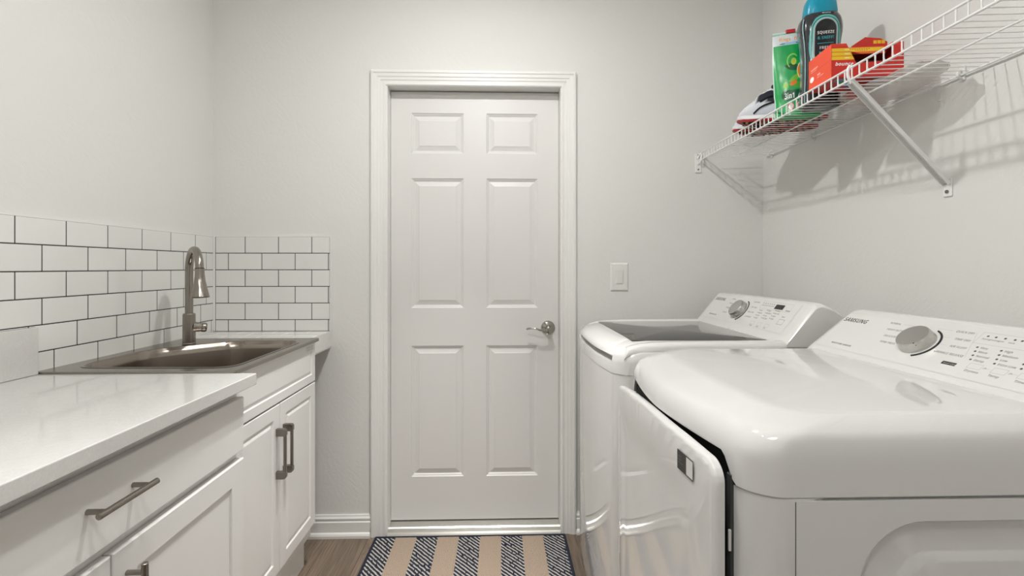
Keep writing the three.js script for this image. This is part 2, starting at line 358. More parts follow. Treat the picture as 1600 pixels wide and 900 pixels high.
{
  const c = thing('sink_cabinet', 'white sink cabinet with grooved false drawer and two doors with dark pulls', 'cabinet');
  mesh('carcass', mergeGeometries([bx(XL + 0.001, SX - 0.0205, 0.131, 0.955, 1.39, 1.406), bx(XL + 0.001, SX - 0.0205, 0.131, 0.955, 2.009, 2.025), bx(XL + 0.0125, SX - 0.037, 0.132, 0.146, 1.4065, 2.0085),
    bx(XL + 0.001, XL + 0.012, 0.131, 0.954, 1.4065, 2.0085), bx(SX - 0.036, SX - 0.021, 0.93, 0.954, 1.4065, 2.0085), bx(SX - 0.036, SX - 0.021, 0.76, 0.80, 1.4065, 2.0085), bx(SX - 0.036, SX - 0.021, 0.1315, 0.21, 1.4065, 2.0085)]), M.cabinet, c);
  mesh('toe_kick', bx(XL + 0.001, -0.832, 0, 0.13, 1.39, 2.025), M.cabinet, c);
  const groove = [[0.046, 0], [0.050, -0.005], [0.056, -0.0055], [0.066, -0.001], [0.068, -0.0005]];
  const ff = panelDoor(c, 'false_drawer_front', SX, 1.392, 2.024, 0.788, 0.951, [[0.032, 0], [0.035, -0.0045], [0.040, -0.005], [0.048, -0.001], [0.05, -0.0005]]);
  const sticker = canvasTex(256, 96, (g, w, h) => {
    g.fillStyle = '#e6e4df'; g.fillRect(0, 0, w, h); g.fillStyle = '#55524d';
    g.font = 'bold 34px sans-serif'; g.fillText('||||||| ||||||', 14, 38); g.fillText('||||||||||||||', 30, 82);
  });
  const st = mesh('sticker', new THREE.PlaneGeometry(0.075, 0.022).rotateY(Math.PI / 2).translate(SX + 0.0008, 0.934, -1.965), std(0xffffff, 0.5, { map: sticker }), ff);
  st.userData.label = 'small printed sticker';
  const pull = (parent, z) => {
    const h = new THREE.Group(); h.name = numbered('handle'); parent.add(h); h.userData.label = 'dark nickel bridge pull';
    const x1 = SX + 0.034;
    mesh('grip', bx(x1 - 0.009, x1, 0.535, 0.692, z - 0.006, z + 0.006, 0.003), M.darkNickel, h);
    for (const [a, b] of [[0.526, 0.55], [0.676, 0.70]]) {
      const s = new THREE.Shape(), up = a > 0.6;
      s.moveTo(0, a); s.lineTo(0, b); s.lineTo(up ? 0.024 : 0.030, b); s.quadraticCurveTo(0.034, up ? b : b - 0.002, 0.034, up ? b - 0.010 : b - 0.006);
      s.lineTo(0.034, up ? a + 0.004 : a + 0.010); s.quadraticCurveTo(0.034, a, up ? 0.028 : 0.024, a); s.lineTo(0, a);
      mesh('foot', new THREE.ExtrudeGeometry(s, { depth: 0.013, bevelEnabled: true, bevelSize: 0.001, bevelThickness: 0.001, bevelSegments: 2 }).translate(SX, 0, -z - 0.0065), M.darkNickel, h);
    }
  };
  const a = panelDoor(c, 'door', SX, 1.392, 1.7025, 0.186, 0.782, groove); pull(a, 1.678);
  const b = panelDoor(c, 'door', SX, 1.7065, 2.024, 0.186, 0.782, groove); pull(b, 1.732);
}

// ---------------------------------------------------------------- sink and faucet
function roundPoly(pts, n = 8) {                                  // [[x, z, radius], ...] -> dense loop
  const out = [];
  pts.forEach(([x, z, r], i) => {
    const [px, pz] = pts[(i + pts.length - 1) % pts.length], [nx, nz] = pts[(i + 1) % pts.length];
    const a = new THREE.Vector2(px - x, pz - z), b = new THREE.Vector2(nx - x, nz - z), la = a.length(), lb = b.length();
    a.normalize(); b.normalize();
    const t = Math.min(r / Math.tan(Math.acos(a.dot(b)) / 2), la * 0.49, lb * 0.49);
    const A = [x + a.x * t, z + a.y * t], B = [x + b.x * t, z + b.y * t];
    for (let k = 0; k <= n; k++) { const s = k / n, q = 1 - s; out.push([q * q * A[0] + 2 * q * s * x + s * s * B[0], q * q * A[1] + 2 * q * s * z + s * s * B[1]]); }
    for (let k = 1; k < 4; k++) {
      const rn = pts[(i + 1) % pts.length]; out.push([B[0] + (rn[0] - B[0]) * 0.0001 * k, B[1] + (rn[1] - B[1]) * 0.0001 * k]);
    }
  });
  return out;
}
{
  const s = thing('sink', 'stainless steel drop-in laundry sink beside the white tiled ledge', 'sink');
  const H = 0.968;
  const bowl = roundPoly([[-1.272, 1.448, 0.07], [-0.806, 1.436, 0.06], [-0.806, 1.945, 0.08], [-1.07, 1.945, 0.13], [-1.272, 1.74, 0.16]]);
  const cx = -1.02, cz = 1.68;
  const inset = (d) => bowl.map(([x, z]) => { const dx = x - cx, dz = z - cz, L = Math.hypot(dx, dz); return [x - dx / L * d, z - dz / L * d]; });
  const rim = new THREE.Shape(roundPoly([[-1.334, 1.388, 0.012], [-0.768, 1.388, 0.012], [-0.768, 2.026, 0.012], [-1.334, 2.026, 0.012]], 5).map(([x, z]) => new THREE.Vector2(x, z)));
  rim.holes.push(new THREE.Path(inset(-0.002).map(([x, z]) => new THREE.Vector2(x, z))));
  const rg = new THREE.ExtrudeGeometry(rim, { depth: 0.008, bevelEnabled: true, bevelSize: 0.002, bevelThickness: 0.002, bevelSegments: 2, curveSegments: 8 }).rotateX(-Math.PI / 2);
  mesh('rim', rg.translate(0, H - 0.0105, 0), M.steel, s);
  const prof = [[-0.012, H + 0.0005], [-0.006, H + 0.002], [0, H], [0.004, H - 0.006], [0.008, H - 0.03], [0.014, H - 0.17], [0.02, H - 0.195], [0.034, H - 0.212], [0.06, H - 0.22], [0.1, H - 0.222]];
  mesh('bowl', loft(prof.map(([d, h]) => at(inset(d), h)), { capA: false, crease: 1.2 }), M.bowl, s);
  mesh('drain', cone(V(-1.03, 0.7475, 1.68), V(-1.03, 1, 1.68), [[0, 0.05], [0.003, 0.045], [0.002, 0.03], [0.001, 0]]), M.chrome, s);
}
{
  const f = thing('faucet', 'brushed nickel gooseneck faucet with pull-down spray head at the sink corner', 'faucet');
  const X = -1.207, Z = 1.866, H = 0.9695, p = (dx, h, dz) => V(X + dx, h, Z + dz), c = V(X, H, Z);
  mesh('base', cone(c, c.clone().add(UY), [[0, 0.0235], [0.004, 0.0235], [0.006, 0.0220], [0.116, 0.0212], [0.119, 0.019], [0.119, 0]]), M.nickel, f);
  const pts = [p(0, H + 0.11, 0), p(0, 1.18, 0), p(0, 1.245, 0)], R = 0.078, ux = 0.7, uz = -0.71;
  for (let i = 1; i <= 12; i++) { const a = Math.PI * (1 - i / 12 * 0.97); pts.push(p(ux * (R + R * Math.cos(a)), 1.255 + R * Math.sin(a), uz * (R + R * Math.cos(a)))); }
  const end = pts[pts.length - 1];
  mesh('spout', tube(pts, 0.0138, 80, 20), M.nickel, f);
  const tip = end.clone().add(new THREE.Vector3(0.008, -0.105, 0.009)), n = tip.clone().sub(end).length();
  const head = mesh('spray_head', cone(end, tip, [[-0.001, 0.0135], [0.0, 0.0150], [0.02, 0.0152], [0.045, 0.0178], [0.07, 0.0225], [n - 0.006, 0.0285], [n - 0.001, 0.030], [n, 0.029], [n - 0.002, 0.024], [n - 0.004, 0]]), M.nickel, f);
  mesh('seam_ring', cone(end, tip, [[-0.002, 0.0138], [-0.002, 0.0154], [0.001, 0.0154], [0.001, 0.0138]]), M.dark, head);
  mesh('spray_face', cone(end.clone().lerp(tip, 0.972), tip, [[0, 0.024], [0.0035, 0.023], [0.0035, 0]]), M.rubber, head);
  const v0 = p(0.010, H + 0.066, 0.008), v1 = p(0.047, H + 0.060, 0.034), L = v0.distanceTo(v1);
  mesh('valve', cone(v0, v1, [[0, 0.022], [0.012, 0.0185], [L - 0.022, 0.0175], [L - 0.02, 0.0165], [L - 0.018, 0.0165], [L - 0.016, 0.0185], [L - 0.005, 0.0185], [L, 0.015], [L + 0.001, 0]]), M.nickel, f);
}

// ---------------------------------------------------------------- rug
{
  const x0 = -0.577, x1 = 0.302, z0 = 1.02, z1 = 2.212;
  const W = 1024, Hh = 1400;
  const stripe = (u) => Math.floor(((u * (x1 - x0)) + (0.0985 - 0.0925)) / 0.0979);
  const tex = dataTex(W, Hh, (u, v, x, y) => {
    const X = u * (x1 - x0), Z = v * (z1 - z0), k = stripe(u + 0.0025 * noise.noise(Z * 90, 3, 1)), g = noise.noise(x * 0.31, y * 0.31, 2), f = noise.noise(x * 0.8, y * 0.8, 6);
    if (k % 2 === 1) { const l = 0.92 + 0.42 * g + 0.40 * f; return [170 * l, 151 * l, 132 * l]; }
    const d = (X * 1.1 + Z) / 0.0235 + 0.16 * noise.noise(X * 60, Z * 60, 9);
    const q = d - Math.floor(d), cut = noise.noise(X * 90 + Math.floor(d) * 7.7, Z * 30, 12);
    if (q > 0.58 && cut > -0.42) { const l = 0.95 + 0.25 * f; return [188 * l, 182 * l, 172 * l]; }
    const l = 1 + 0.5 * f; return [17 * l, 22 * l, 42 * l];
  }, true);
  const bump = dataTex(512, 512, (u, v, x, y) => { const n = 128 + 70 * noise.noise(x * 0.42, y * 0.42, 2) + 50 * noise.noise(x * 0.9, y * 0.9, 6); return [n, n, n]; });
  bump.repeat.set(2, 2.7);
  const g = new THREE.PlaneGeometry(x1 - x0, z1 - z0, 120, 150).rotateX(-Math.PI / 2), p = g.attributes.position;
  for (let i = 0; i < p.count; i++) {
    const k = stripe(p.getX(i) / (x1 - x0) + 0.5);
    p.setY(i, (k % 2 ? 0.0105 : 0.0085) + 0.0006 * noise.noise(p.getX(i) * 50, p.getZ(i) * 50, 1));
  }
  g.computeVertexNormals();
  const r = thing('rug', 'navy and beige striped rug on the plank floor in front of the door', 'rug', V((x0 + x1) / 2, 0, (z0 + z1) / 2));
  mesh('pile', g, std(0xffffff, 0.95, { map: tex, bumpMap: bump, bumpScale: 0.003 }), r);
  mesh('backing', new THREE.BoxGeometry(x1 - x0, 0.006, z1 - z0).translate(0, 0.0031, 0), M.navy, r);
  const a = (x1 - x0) / 2, b = (z1 - z0) / 2, e = [[-a, -b], [a, -b], [a, b], [-a, b]].map(([x, z]) => new THREE.Vector3(x, 0.0068, z));
  for (let i = 0; i < 4; i++) mesh('edge_binding', rod(e[i], e[(i + 1) % 4], 0.0065, 10), M.navy, r);
}

// ---------------------------------------------------------------- light switch
{
  const s = thing('light_switch', 'white rocker light switch on the wall right of the door', 'switch', V(0.571, 1.221, ZB));
  const g = framed(new THREE.Vector3(-0.043, -0.067, 0), UX, UY, NEAR, 0.086, 0.134, [[0, 0], [0, 0.003], [0.006, 0.0065]]);
  mesh('plate', g, M.switchPlate, s);
  mesh('rocker_frame', framed(new THREE.Vector3(-0.0195, -0.036, 0.0065), UX, UY, NEAR, 0.039, 0.072, [[0, 0], [0, 0.001], [0.002, 0.001], [0.002, -0.001], [0.003, -0.001]]), M.switchPlate, s);
  const r = mesh('rocker', new RoundedBoxGeometry(0.032, 0.063, 0.008, 2, 0.0015), M.switchPlate, s); r.position.set(0, 0, 0.0075); r.rotation.x = 0.06;
  for (const y of [0.053, -0.053]) mesh('screw', rod(new THREE.Vector3(0, y, 0.005), new THREE.Vector3(0, y, 0.0072), 0.003, 12), M.switchPlate, s);
}

// ---------------------------------------------------------------- washer and dryer
function consoleGeo(z0, z1, sec) {                                // control console: cross-section [[X, h], ...] swept along Z with rounded ends
  const cx = 1.03, base = 1.02, secs = [[0, 0.90], [0.003, 0.935], [0.009, 0.965], [0.018, 0.987], [0.032, 1]];
  const L = [];
  const add = (z, k) => L.push(sec.map(([x, h]) => V(cx + (x - cx) * (0.5 + 0.5 * k), base + (h - base) * k, z)));
  for (const [d, k] of secs) add(z0 + d, k);
  for (const [d, k] of [...secs].reverse()) add(z1 - d, k);
  return loft(L, { crease: 0.55 });
}
// rounded section through a sloped console: bottom front (xb, hb), top (xt, ht), back
function consoleSection(xb, hb, xt, ht) {
  const s = new THREE.Shape();
  const dx = xt - xb, dh = ht - hb, L = Math.hypot(dx, dh), ux = dx / L, uh = dh / L;
  s.moveTo(xb - 0.012, 1.015); s.quadraticCurveTo(xb - 0.004, hb - 0.004, xb + ux * 0.012, hb + uh * 0.012);
  s.lineTo(xt - ux * 0.016, ht - uh * 0.016); s.quadraticCurveTo(xt, ht, xt + 0.018, ht - 0.001);
  s.quadraticCurveTo(xt + 0.09, ht - 0.02, xt + 0.14, ht - 0.10); s.lineTo(xt + 0.145, 1.015);
  return s.getPoints(10).map((p) => [p.x, p.y]);
}
function printPanel(parent, xb, hb, xt, ht, z0, z1, s0, s1, tex) {  // flat printed control panel lying on the console slope
  const L = Math.hypot(xt - xb, ht - hb), u = [(xt - xb) / L, (ht - hb) / L], n = [-u[1], u[0]];
  const P = (z, s, o = 0.0006) => V(xb + u[0] * s + n[0] * o, hb + u[1] * s + n[1] * o, z);
  const g = new THREE.BufferGeometry();
  g.setAttribute('position', new THREE.Float32BufferAttribute([P(z1, s0), P(z0, s0), P(z0, s1), P(z1, s1)].flatMap((p) => p.toArray()), 3));
  g.setAttribute('uv', new THREE.Float32BufferAttribute([0, 0, 1, 0, 1, 1, 0, 1], 2));
  g.setIndex([0, 1, 2, 0, 2, 3]); g.computeVertexNormals();
  const m = mesh('control_panel', g, phys(0xffffff, 0.22, { map: tex, clearcoat: 0.5, clearcoatRoughness: 0.08 }), parent);
  const normal = new THREE.Vector3(n[0], n[1], 0);
  return { m, P, normal };
}
const PANEL_BG = '#e6e5e2';
function knob(parent, P, normal, z, s, r, ringR) {
  const c = P(z, s, 0.001);
  const k = mesh('knob', cone(c, c.clone().add(normal), [[0, r * 1.04], [0.004, r * 1.04], [0.006, r], [0.018, r * 0.97], [0.0205, r * 0.95], [0.022, r * 0.91], [0.0216, 0]], 48), M.knob, parent);
  k.userData.label = 'round brushed metal selector knob';
  const up = P(z, s + 1, 0.001).sub(c).normalize(), side = new THREE.Vector3(0, 0, 1);
  const arc = []; for (let i = 0; i <= 24; i++) { const a = -1.15 + 2.35 * i / 24; arc.push(c.clone().addScaledVector(side, Math.cos(a) * ringR).addScaledVector(up, Math.sin(a) * ringR)); }
  mesh('dial_ring', tube(arc, 0.0022, 40, 8), M.dark, parent);
  const q = c.clone().addScaledVector(normal, 0.0155).addScaledVector(side, r * 0.72).addScaledVector(up, -r * 0.62);
  mesh('pointer', rod(q, q.clone().addScaledVector(normal, 0.007).addScaledVector(side, -r * 0.1), 0.0016, 8), M.dark, k);
}
function typist(g, z1, s1, scale) {                               // writes on a panel canvas in metres: z along the console, s up the slope
  const x = (z) => (z1 - z) * scale, y = (s) => (s1 - s) * scale;
  return {
    x, y,
    text(t, z, s, h, { align = 'left', weight = '', colour = '#4c4a48', stretch = 1 } = {}) {
      g.save(); g.translate(x(z), y(s)); g.scale(stretch, 1);
      g.fillStyle = colour; g.font = `${weight} ${Math.round(h * scale)}px sans-serif`; g.textAlign = align; g.textBaseline = 'middle'; g.fillText(t, 0, 0); g.restore();
    },
    line(a, b, w = 1.5, colour = '#b9b7b4') { g.strokeStyle = colour; g.lineWidth = w; g.beginPath(); g.moveTo(x(a[0]), y(a[1])); g.lineTo(x(b[0]), y(b[1])); g.stroke(); },
    box(za, zb, sa, sb, w = 1.5, colour = '#b9b7b4') { g.strokeStyle = colour; g.lineWidth = w; g.strokeRect(x(za), y(sa), x(zb) - x(za), y(sb) - y(sa)); },
    fill(za, zb, sa, sb, colour) { g.fillStyle = colour; g.fillRect(x(za), y(sa), x(zb) - x(za), y(sb) - y(sa)); },
    dot(z, s, r, colour = '#55534f') { g.fillStyle = colour; g.beginPath(); g.arc(x(z), y(s), r * scale, 0, 7); g.fill(); },
  };
}
{ // dryer (front right)
  const d = thing('dryer', 'large white dryer in the right foreground with a black and white door sticker', 'dryer');
  const x0 = 0.396, x1 = 1.2, z0 = 0.716, z1 = 1.388, bow = 0.044, pow = 1.6;
  const notch = (pl, depth) => pl.map(([x, z]) => [x + (x < x0 + 0.02 && z > z0 + 0.052 && z < z1 - 0.052 ? depth : 0), z]);
  const body = (h, i = 0, dep = 0.04) => at(notch(plan(x0 + i, x1, z0 + i, z1 - i, 0.052, { bow, pow, rb: 0.02 }), dep).map(([x, z]) => [x, z < z0 + 0.01 && x > 0.48 ? z0 + 0.008 : z]), h);
  mesh('cabinet', loft([body(0.015, 0.004), body(0.03), body(0.9085), body(0.9105, 0.0015)], { crease: 0.5 }), M.enamel, d);
  // side panel pressed relief on the near side
  const rr = (l, r, b, t, rad) => { const s = [], c = [[r - rad, t - rad, 0], [l + rad, t - rad, 1], [l + rad, b + rad, 2], [r - rad, b + rad, 3]]; for (const [cx, ch, q] of c) for (let i = 0; i <= 10; i++) { const a = (q + i / 10) * Math.PI / 2; s.push([cx + rad * Math.cos(a), ch + rad * Math.sin(a)]); } return s; };
  const rc = (i) => rr(0.556 + i, 1.13 - i, 0.1 + i, 0.873 - i, 0.105 - i * 0.6), lp = (i, o) => rc(i).map(([x, h]) => V(x, h, z0 + o));
  const ps = new THREE.Shape([[0.457, 0.03], [1.195, 0.03], [1.195, 0.906], [0.457, 0.906]].map((p) => new THREE.Vector2(...p)));
  ps.holes.push(new THREE.Path(rc(0).map((p) => new THREE.Vector2(...p))));
  const side = mesh('side_panel', new THREE.ExtrudeGeometry(ps, { depth: 0.007, bevelEnabled: false }).translate(0, 0, -z0 - 0.0062), M.enamel, d);
  mesh('pressed_relief', loft([lp(0, -0.0008), lp(0.0015, 0.0008), lp(0.0065, 0.0056), lp(0.009, 0.0062), lp(0.0105, 0.0062), lp(0.048, 0.0062), lp(0.0495, 0.0062), lp(0.053, 0.0054), lp(0.063, 0.001), lp(0.067, 0.0006), lp(0.069, 0.0006)], { capA: false, crease: 1 }), M.enamel, side);
  mesh('corner_seam', bx(0.4558, 0.4572, 0.05, 0.905, z0 - 0.0002, z0 + 0.003), M.gap, d);
  // worktop with rolled edges
  const top = (h, si, fi, dep = 0) => at(plan(x0 - 0.003 + fi, x1, z0 - 0.001 + si, z1 + 0.001 - si, 0.052 + fi * 0.32, { bow: bow * Math.max(0.25, 1 - fi * 6), pow, rb: 0.02, ne: 60 }), h);
  const ramp = (t) => { const k = Math.min(1, Math.max(0, t)); return k * k * (3 - 2 * k); };
  const lowEdge = (dep) => plan(x0 - 0.003, x1, z0 - 0.001, z1 + 0.001, 0.052, { bow, pow, rb: 0.02, ne: 60 }).map(([x, z]) => { const k = x < x0 + 0.03 ? ramp((Math.min(z - z0, z1 - z) - 0.042) / 0.038) : 0; return V(x + dep * Math.min(1, k * 6), 0.912 + 0.045 * k, z); });
  const prof = [[0.962, 0, 0], [0.974, 0, 0.001], [0.986, 0.001, 0.005], [0.997, 0.003, 0.011], [1.005, 0.006, 0.019], [1.0105, 0.010, 0.029], [1.0125, 0.012, 0.0335], [1.0265, 0.027, 0.066], [1.0285, 0.03, 0.071], [1.0304, 0.036, 0.08], [1.031, 0.042, 0.09], [1.0311, 0.046, 0.096]];
  mesh('worktop', loft([lowEdge(0.03), lowEdge(0), ...prof.map((q) => top(...q))], { crease: 0.5 }), M.enamel, d);
  // door: rolled bowed panel
  const zc = (z0 + z1) / 2;
  const outline = (i) => {
    const t = 0.956 - i, b = 0.10 + i, n = z0 + 0.035 + i, f = z1 - 0.006 - i, pts = [], N = 40;
    for (let k = 0; k <= 10; k++) { const a = Math.PI / 2 * k / 10, r = 0.034; pts.push([n + r - r * Math.cos(a), t - 0.004 - r + r * Math.sin(a)]); }
    for (let k = 1; k < N; k++) { const z = n + 0.034 + (f - 0.03 - n - 0.034) * k / N, q = Math.max(0, (z - 1.0) / 0.38); pts.push([z, t - 0.004 + 0.004 * Math.sin(Math.min(1, k / 8) * 1.57) - 0.034 * q * q]); }
    for (let k = 0; k <= 10; k++) { const a = Math.PI / 2 * k / 10, r = 0.03; pts.push([f - r + r * Math.sin(a), t - 0.03 - r + r * Math.cos(a)]); }
    for (let k = 1; k < N; k++) pts.push([f, t - 0.06 + (b - t + 0.06) * k / N]);
    for (let k = 0; k <= N; k++) pts.push([f + (n - f) * k / N, b]);
    for (let k = 1; k < N; k++) pts.push([n, b + (t - 0.039 - b) * k / N]);
    return pts;
  };
  const loops = [[0.006, 0.007], [0.001, 0.009], [0, 0.012], [0, 0.020], [0.002, 0.025], [0.006, 0.0275], [0.012, 0.0285], [0.05, 0.0285], [0.06, 0.0285], [0.075, 0.0280], [0.09, 0.0270], [0.105, 0.0260], [0.12, 0.0255], [0.13, 0.0254], [0.17, 0.0254]]
    .map(([i, o]) => outline(i).map(([z, h]) => V(0.376 - o - 0.020 * (1 - ((z - zc) / 0.336) ** 2), h, z)));
  const door = mesh('door', loft(loops, { crease: 0.8 }), M.enamel, d);
  const lab = canvasTex(256, 160, (g) => {
    g.fillStyle = '#23221f'; g.fillRect(0, 0, 256, 160); g.fillStyle = '#e4e3df'; g.fillRect(146, 10, 100, 140);
    g.fillStyle = '#8d8b86'; g.font = '15px sans-serif'; for (const [i, t] of ['Scan to', 'register', 'your dryer'].entries()) g.fillText(t, 18, 52 + i * 26);
  });
  const sg = new THREE.PlaneGeometry(0.062, 0.036).rotateY(-Math.PI / 2 + 0.075);
  const st = mesh('door_sticker', sg.translate(0.3335, 0.9115, -0.842), std(0xffffff, 0.3, { map: lab }), door);
  st.userData.label = 'black and white sticker';
  // dark seal and hinge side seen in the gap beside the door
  mesh('door_gasket', bx(0.3875, 0.43, 0.12, 0.95, z0 + 0.05, z1 - 0.055, 0.004), M.dark, d);
  const hinge = mesh('hinge', bx(0.380, 0.395, 0.45, 0.925, z0 + 0.052, z0 + 0.066, 0.002), M.rubber, d);
  mesh('hinge_latch', bx(0.3765, 0.381, 0.80, 0.835, z0 + 0.050, z0 + 0.054, 0.001), M.enamel, hinge);
  mesh('foot', rod(V(0.48, 0, 0.8), V(0.48, 0.02, 0.8), 0.02, 14), M.rubber, d);
  mesh('foot', rod(V(0.48, 0, 1.3), V(0.48, 0.02, 1.3), 0.02, 14), M.rubber, d);
  mesh('foot', rod(V(1.1, 0, 0.8), V(1.1, 0.02, 0.8), 0.02, 14), M.rubber, d);
  mesh('foot', rod(V(1.1, 0, 1.3), V(1.1, 0.02, 1.3), 0.02, 14), M.rubber, d);
  const C = [0.915, 1.03, 1.055, 1.145];
  mesh('console', consoleGeo(z0 + 0.004, z1 - 0.002, consoleSection(...C)), M.plastic, d);
  const pz0 = 0.76, pz1 = 1.366, s0 = 0.02, s1 = 0.158, K = 3000;
  const tex = canvasTex(Math.round((pz1 - pz0) * K), Math.round((s1 - s0) * K), (g, w, h) => {
    g.fillStyle = PANEL_BG; g.fillRect(0, 0, w, h);
    const T = typist(g, pz1, s1, K);
    T.text('SAMSUNG', 1.364, 0.134, 0.021, { weight: 'bold', colour: '#2a2928', stretch: 0.84 });
    T.text('MOISTURE SENSOR', 1.318, 0.0385, 0.0075, { weight: 'bold', colour: '#55534f', stretch: 1.05 });
    const L = [['NORMAL', 1.211, 0.144], ['HEAVY DUTY', 1.201, 0.121], ['DELICATES', 1.190, 0.098], ['PERM PRESS', 1.182, 0.076]];
    for (const [t, z, s] of L) T.text(t, z, s, 0.0085, { stretch: 0.95 });
    T.line([1.172, 0.144], [1.118, 0.144]); T.line([1.118, 0.144], [1.112, 0.139]);
    const R = [['QUICK DRY', 0.993, 0.147], ['TIME DRY', 0.985, 0.124], ['AIR FLUFF', 0.977, 0.101], ['WRINKLE RELEASE', 0.966, 0.078]];
    for (const [t, z, s] of R) T.text(t, z, s, 0.0088, { align: 'right', stretch: 0.95 });
    T.line([1.08, 0.147], [1.042, 0.147]); T.line([1.056, 0.124], [1.032, 0.124]); T.line([1.052, 0.101], [1.022, 0.101]);
    T.line([0.990, 0.15], [0.962, 0.076], 1.5); T.line([1.038, 0.083], [1.029, 0.079], 5, '#ffffff');
    T.fill(0.993, 0.962, 0.056, 0.047, '#2e2d2b'); T.text('Smart Care', 0.990, 0.0515, 0.0055, { colour: '#cfcdca' });
    T.box(0.978, 0.78, 0.155, 0.121, 2);
    for (const [z, t] of [[0.964, 'Drying'], [0.948, 'Cooling'], [0.93, 'Lint'], [0.912, 'Lock'], [0.899, '']]) { T.dot(z, 0.145, 0.0024); T.text(t, z + 0.006, 0.136, 0.0055); }
    T.text('88', 0.885, 0.138, 0.014, { weight: 'bold' }); T.text('min', 0.868, 0.135, 0.007);
    for (const [i, t] of ['Very', 'More', 'Normal', 'Damp'].entries()) { T.dot(0.9605 - i * 0.0042, 0.110 - i * 0.012, 0.0024); T.text(t, 0.954 - i * 0.0042, 0.110 - i * 0.012, 0.0075); }
    for (const [i, t] of ['High', 'Medium', 'Low', 'Extra Low'].entries()) { T.dot(0.914 - i * 0.0042, 0.111 - i * 0.012, 0.0024); T.text(t, 0.908 - i * 0.0042, 0.111 - i * 0.012, 0.0075); }
    for (const [z, t] of [[0.926, 'Dryness'], [0.879, 'Temp'], [0.832, 'Time']]) { T.box(z + 0.014, z - 0.012, 0.065, 0.051, 2); T.text(t, z + 0.012, 0.0435, 0.008); T.text('/>', z - 0.016, 0.058, 0.007); }
    T.line([0.912, 0.058], [0.896, 0.058]); T.line([0.864, 0.058], [0.848, 0.058]);
    for (let i = 0; i < 4; i++) { T.dot(0.866 - i * 0.0042, 0.111 - i * 0.012, 0.0024); T.text(['60', '40', '30', '20'][i], 0.86 - i * 0.0042, 0.111 - i * 0.012, 0.0075); }
  });
  const { P, normal } = printPanel(d, ...C, pz0, pz1, s0, s1, tex);
  knob(d, P, normal, 1.088, 0.094, 0.0375, 0.0475);
}
{ // washer (behind, right)
  const w = thing('washer', 'white top-load washer with dark glass lid beside the door', 'washing machine');
  const x0 = 0.363, x1 = 1.19, z0 = 1.447, z1 = 2.15, bow = 0.03, zc = (z0 + z1) / 2;
  const slot = (pl, depth) => pl.map(([x, z]) => { const k = Math.min(1, Math.max(0, (0.30 - Math.abs(z - zc)) / 0.012)); return [x + (x < x0 + 0.03 ? depth * k : 0), z]; });
  const body = (h, i = 0) => at(plan(x0 + i, x1, z0 + i, z1 - i, 0.055, { bow, rb: 0.02 }), h);
  mesh('cabinet', loft([body(0.02, 0.012), body(0.05, 0.008), body(0.09, 0.001), body(0.9302, 0.001), body(0.9312, 0.002)], { crease: 0.5 }), M.enamel, w);
  const top = (h, si, fi, dep = 0) => at(slot(plan(x0 + fi, x1, z0 + si, z1 - si, 0.055 + fi * 0.35, { bow: bow * Math.max(0, 1 - fi * 4), rb: 0.02 }), dep), h);
  const prof = [[0.932, 0, 0], [0.962, 0, 0], [0.966, 0, 0.001], [0.968, 0, 0.001, 0.035], [0.985, 0, 0.004, 0.035], [0.987, 0.001, 0.004], [0.995, 0.003, 0.009], [1.003, 0.006, 0.018], [1.010, 0.011, 0.028], [1.016, 0.018, 0.042], [1.021, 0.027, 0.058], [1.025, 0.037, 0.078], [1.027, 0.05, 0.1]];
  mesh('top_frame', loft(prof.map((q) => top(...q)), { crease: 0.55 }), M.enamel, w);
  // lid: front lip and surround, with the dark glass
  const lidOut = (i, h) => at(plan(x0 - 0.002 + i, 0.897 - i, 1.505 + i, 2.095 - i, 0.03, { bow: bow * 0.85, rb: 0.01 }), h);
  const lid = mesh('lid', loft([lidOut(0.006, 0.984), lidOut(0, 0.9855), lidOut(0.001, 0.992), lidOut(0.008, 1.002), lidOut(0.02, 1.012), lidOut(0.04, 1.0205), lidOut(0.06, 1.0255), lidOut(0.075, 1.0265)], { crease: 0.7 }), M.enamel, w);
  for (const [a, b] of [[z0 + 0.006, z0 + 0.064], [z1 - 0.056, z1 - 0.004]]) {
    const sec = [[0.385, 0.985], [0.40, 1.0135], [0.415, 1.019], [0.44, 1.0245], [0.48, 1.0285], [0.54, 1.0315], [0.62, 1.0325], [0.898, 1.0335]];
    mesh('side_rail', loft(sec.map(([x, t]) => Array.from({ length: 20 }, (_, k) => { const q = k / 20 * 6.28319, c = Math.cos(q), n = Math.sin(q); return V(x, 0.98 + (t - 0.98) * (0.5 + 0.5 * Math.sign(n) * Math.abs(n) ** 0.6), (a + b) / 2 + (b - a) / 2 * Math.sign(c) * Math.abs(c) ** 0.6); })), { crease: 0.9 }), M.enamel, w);
  }
  const gl = mesh('lid_glass', loft([at(plan(0.432, 0.885, 1.532, 2.072, 0.012, { ne: 4, nc: 4 }), 1.0255), at(plan(0.432, 0.885, 1.532, 2.072, 0.012, { ne: 4, nc: 4 }), 1.0277), at(plan(0.434, 0.883, 1.534, 2.07, 0.012, { ne: 4, nc: 4 }), 1.0282)], { crease: 0.3 }), M.lidGlass, lid);
  gl.userData.label = 'dark tinted glass pane';
  for (const [x, z] of [[0.48, 1.55], [0.48, 2.05], [1.1, 1.55], [1.1, 2.05]]) mesh('foot', rod(V(x, 0, z), V(x, 0.025, z), 0.02, 14), M.rubber, w);
  const C = [0.902, 1.032, 1.0, 1.155];
  mesh('console', consoleGeo(z0 + 0.012, z1 - 0.004, consoleSection(...C)), M.plastic, w);
  const pz0 = 1.515, pz1 = 2.118, s0 = 0.022, s1 = 0.142, K = 2400;
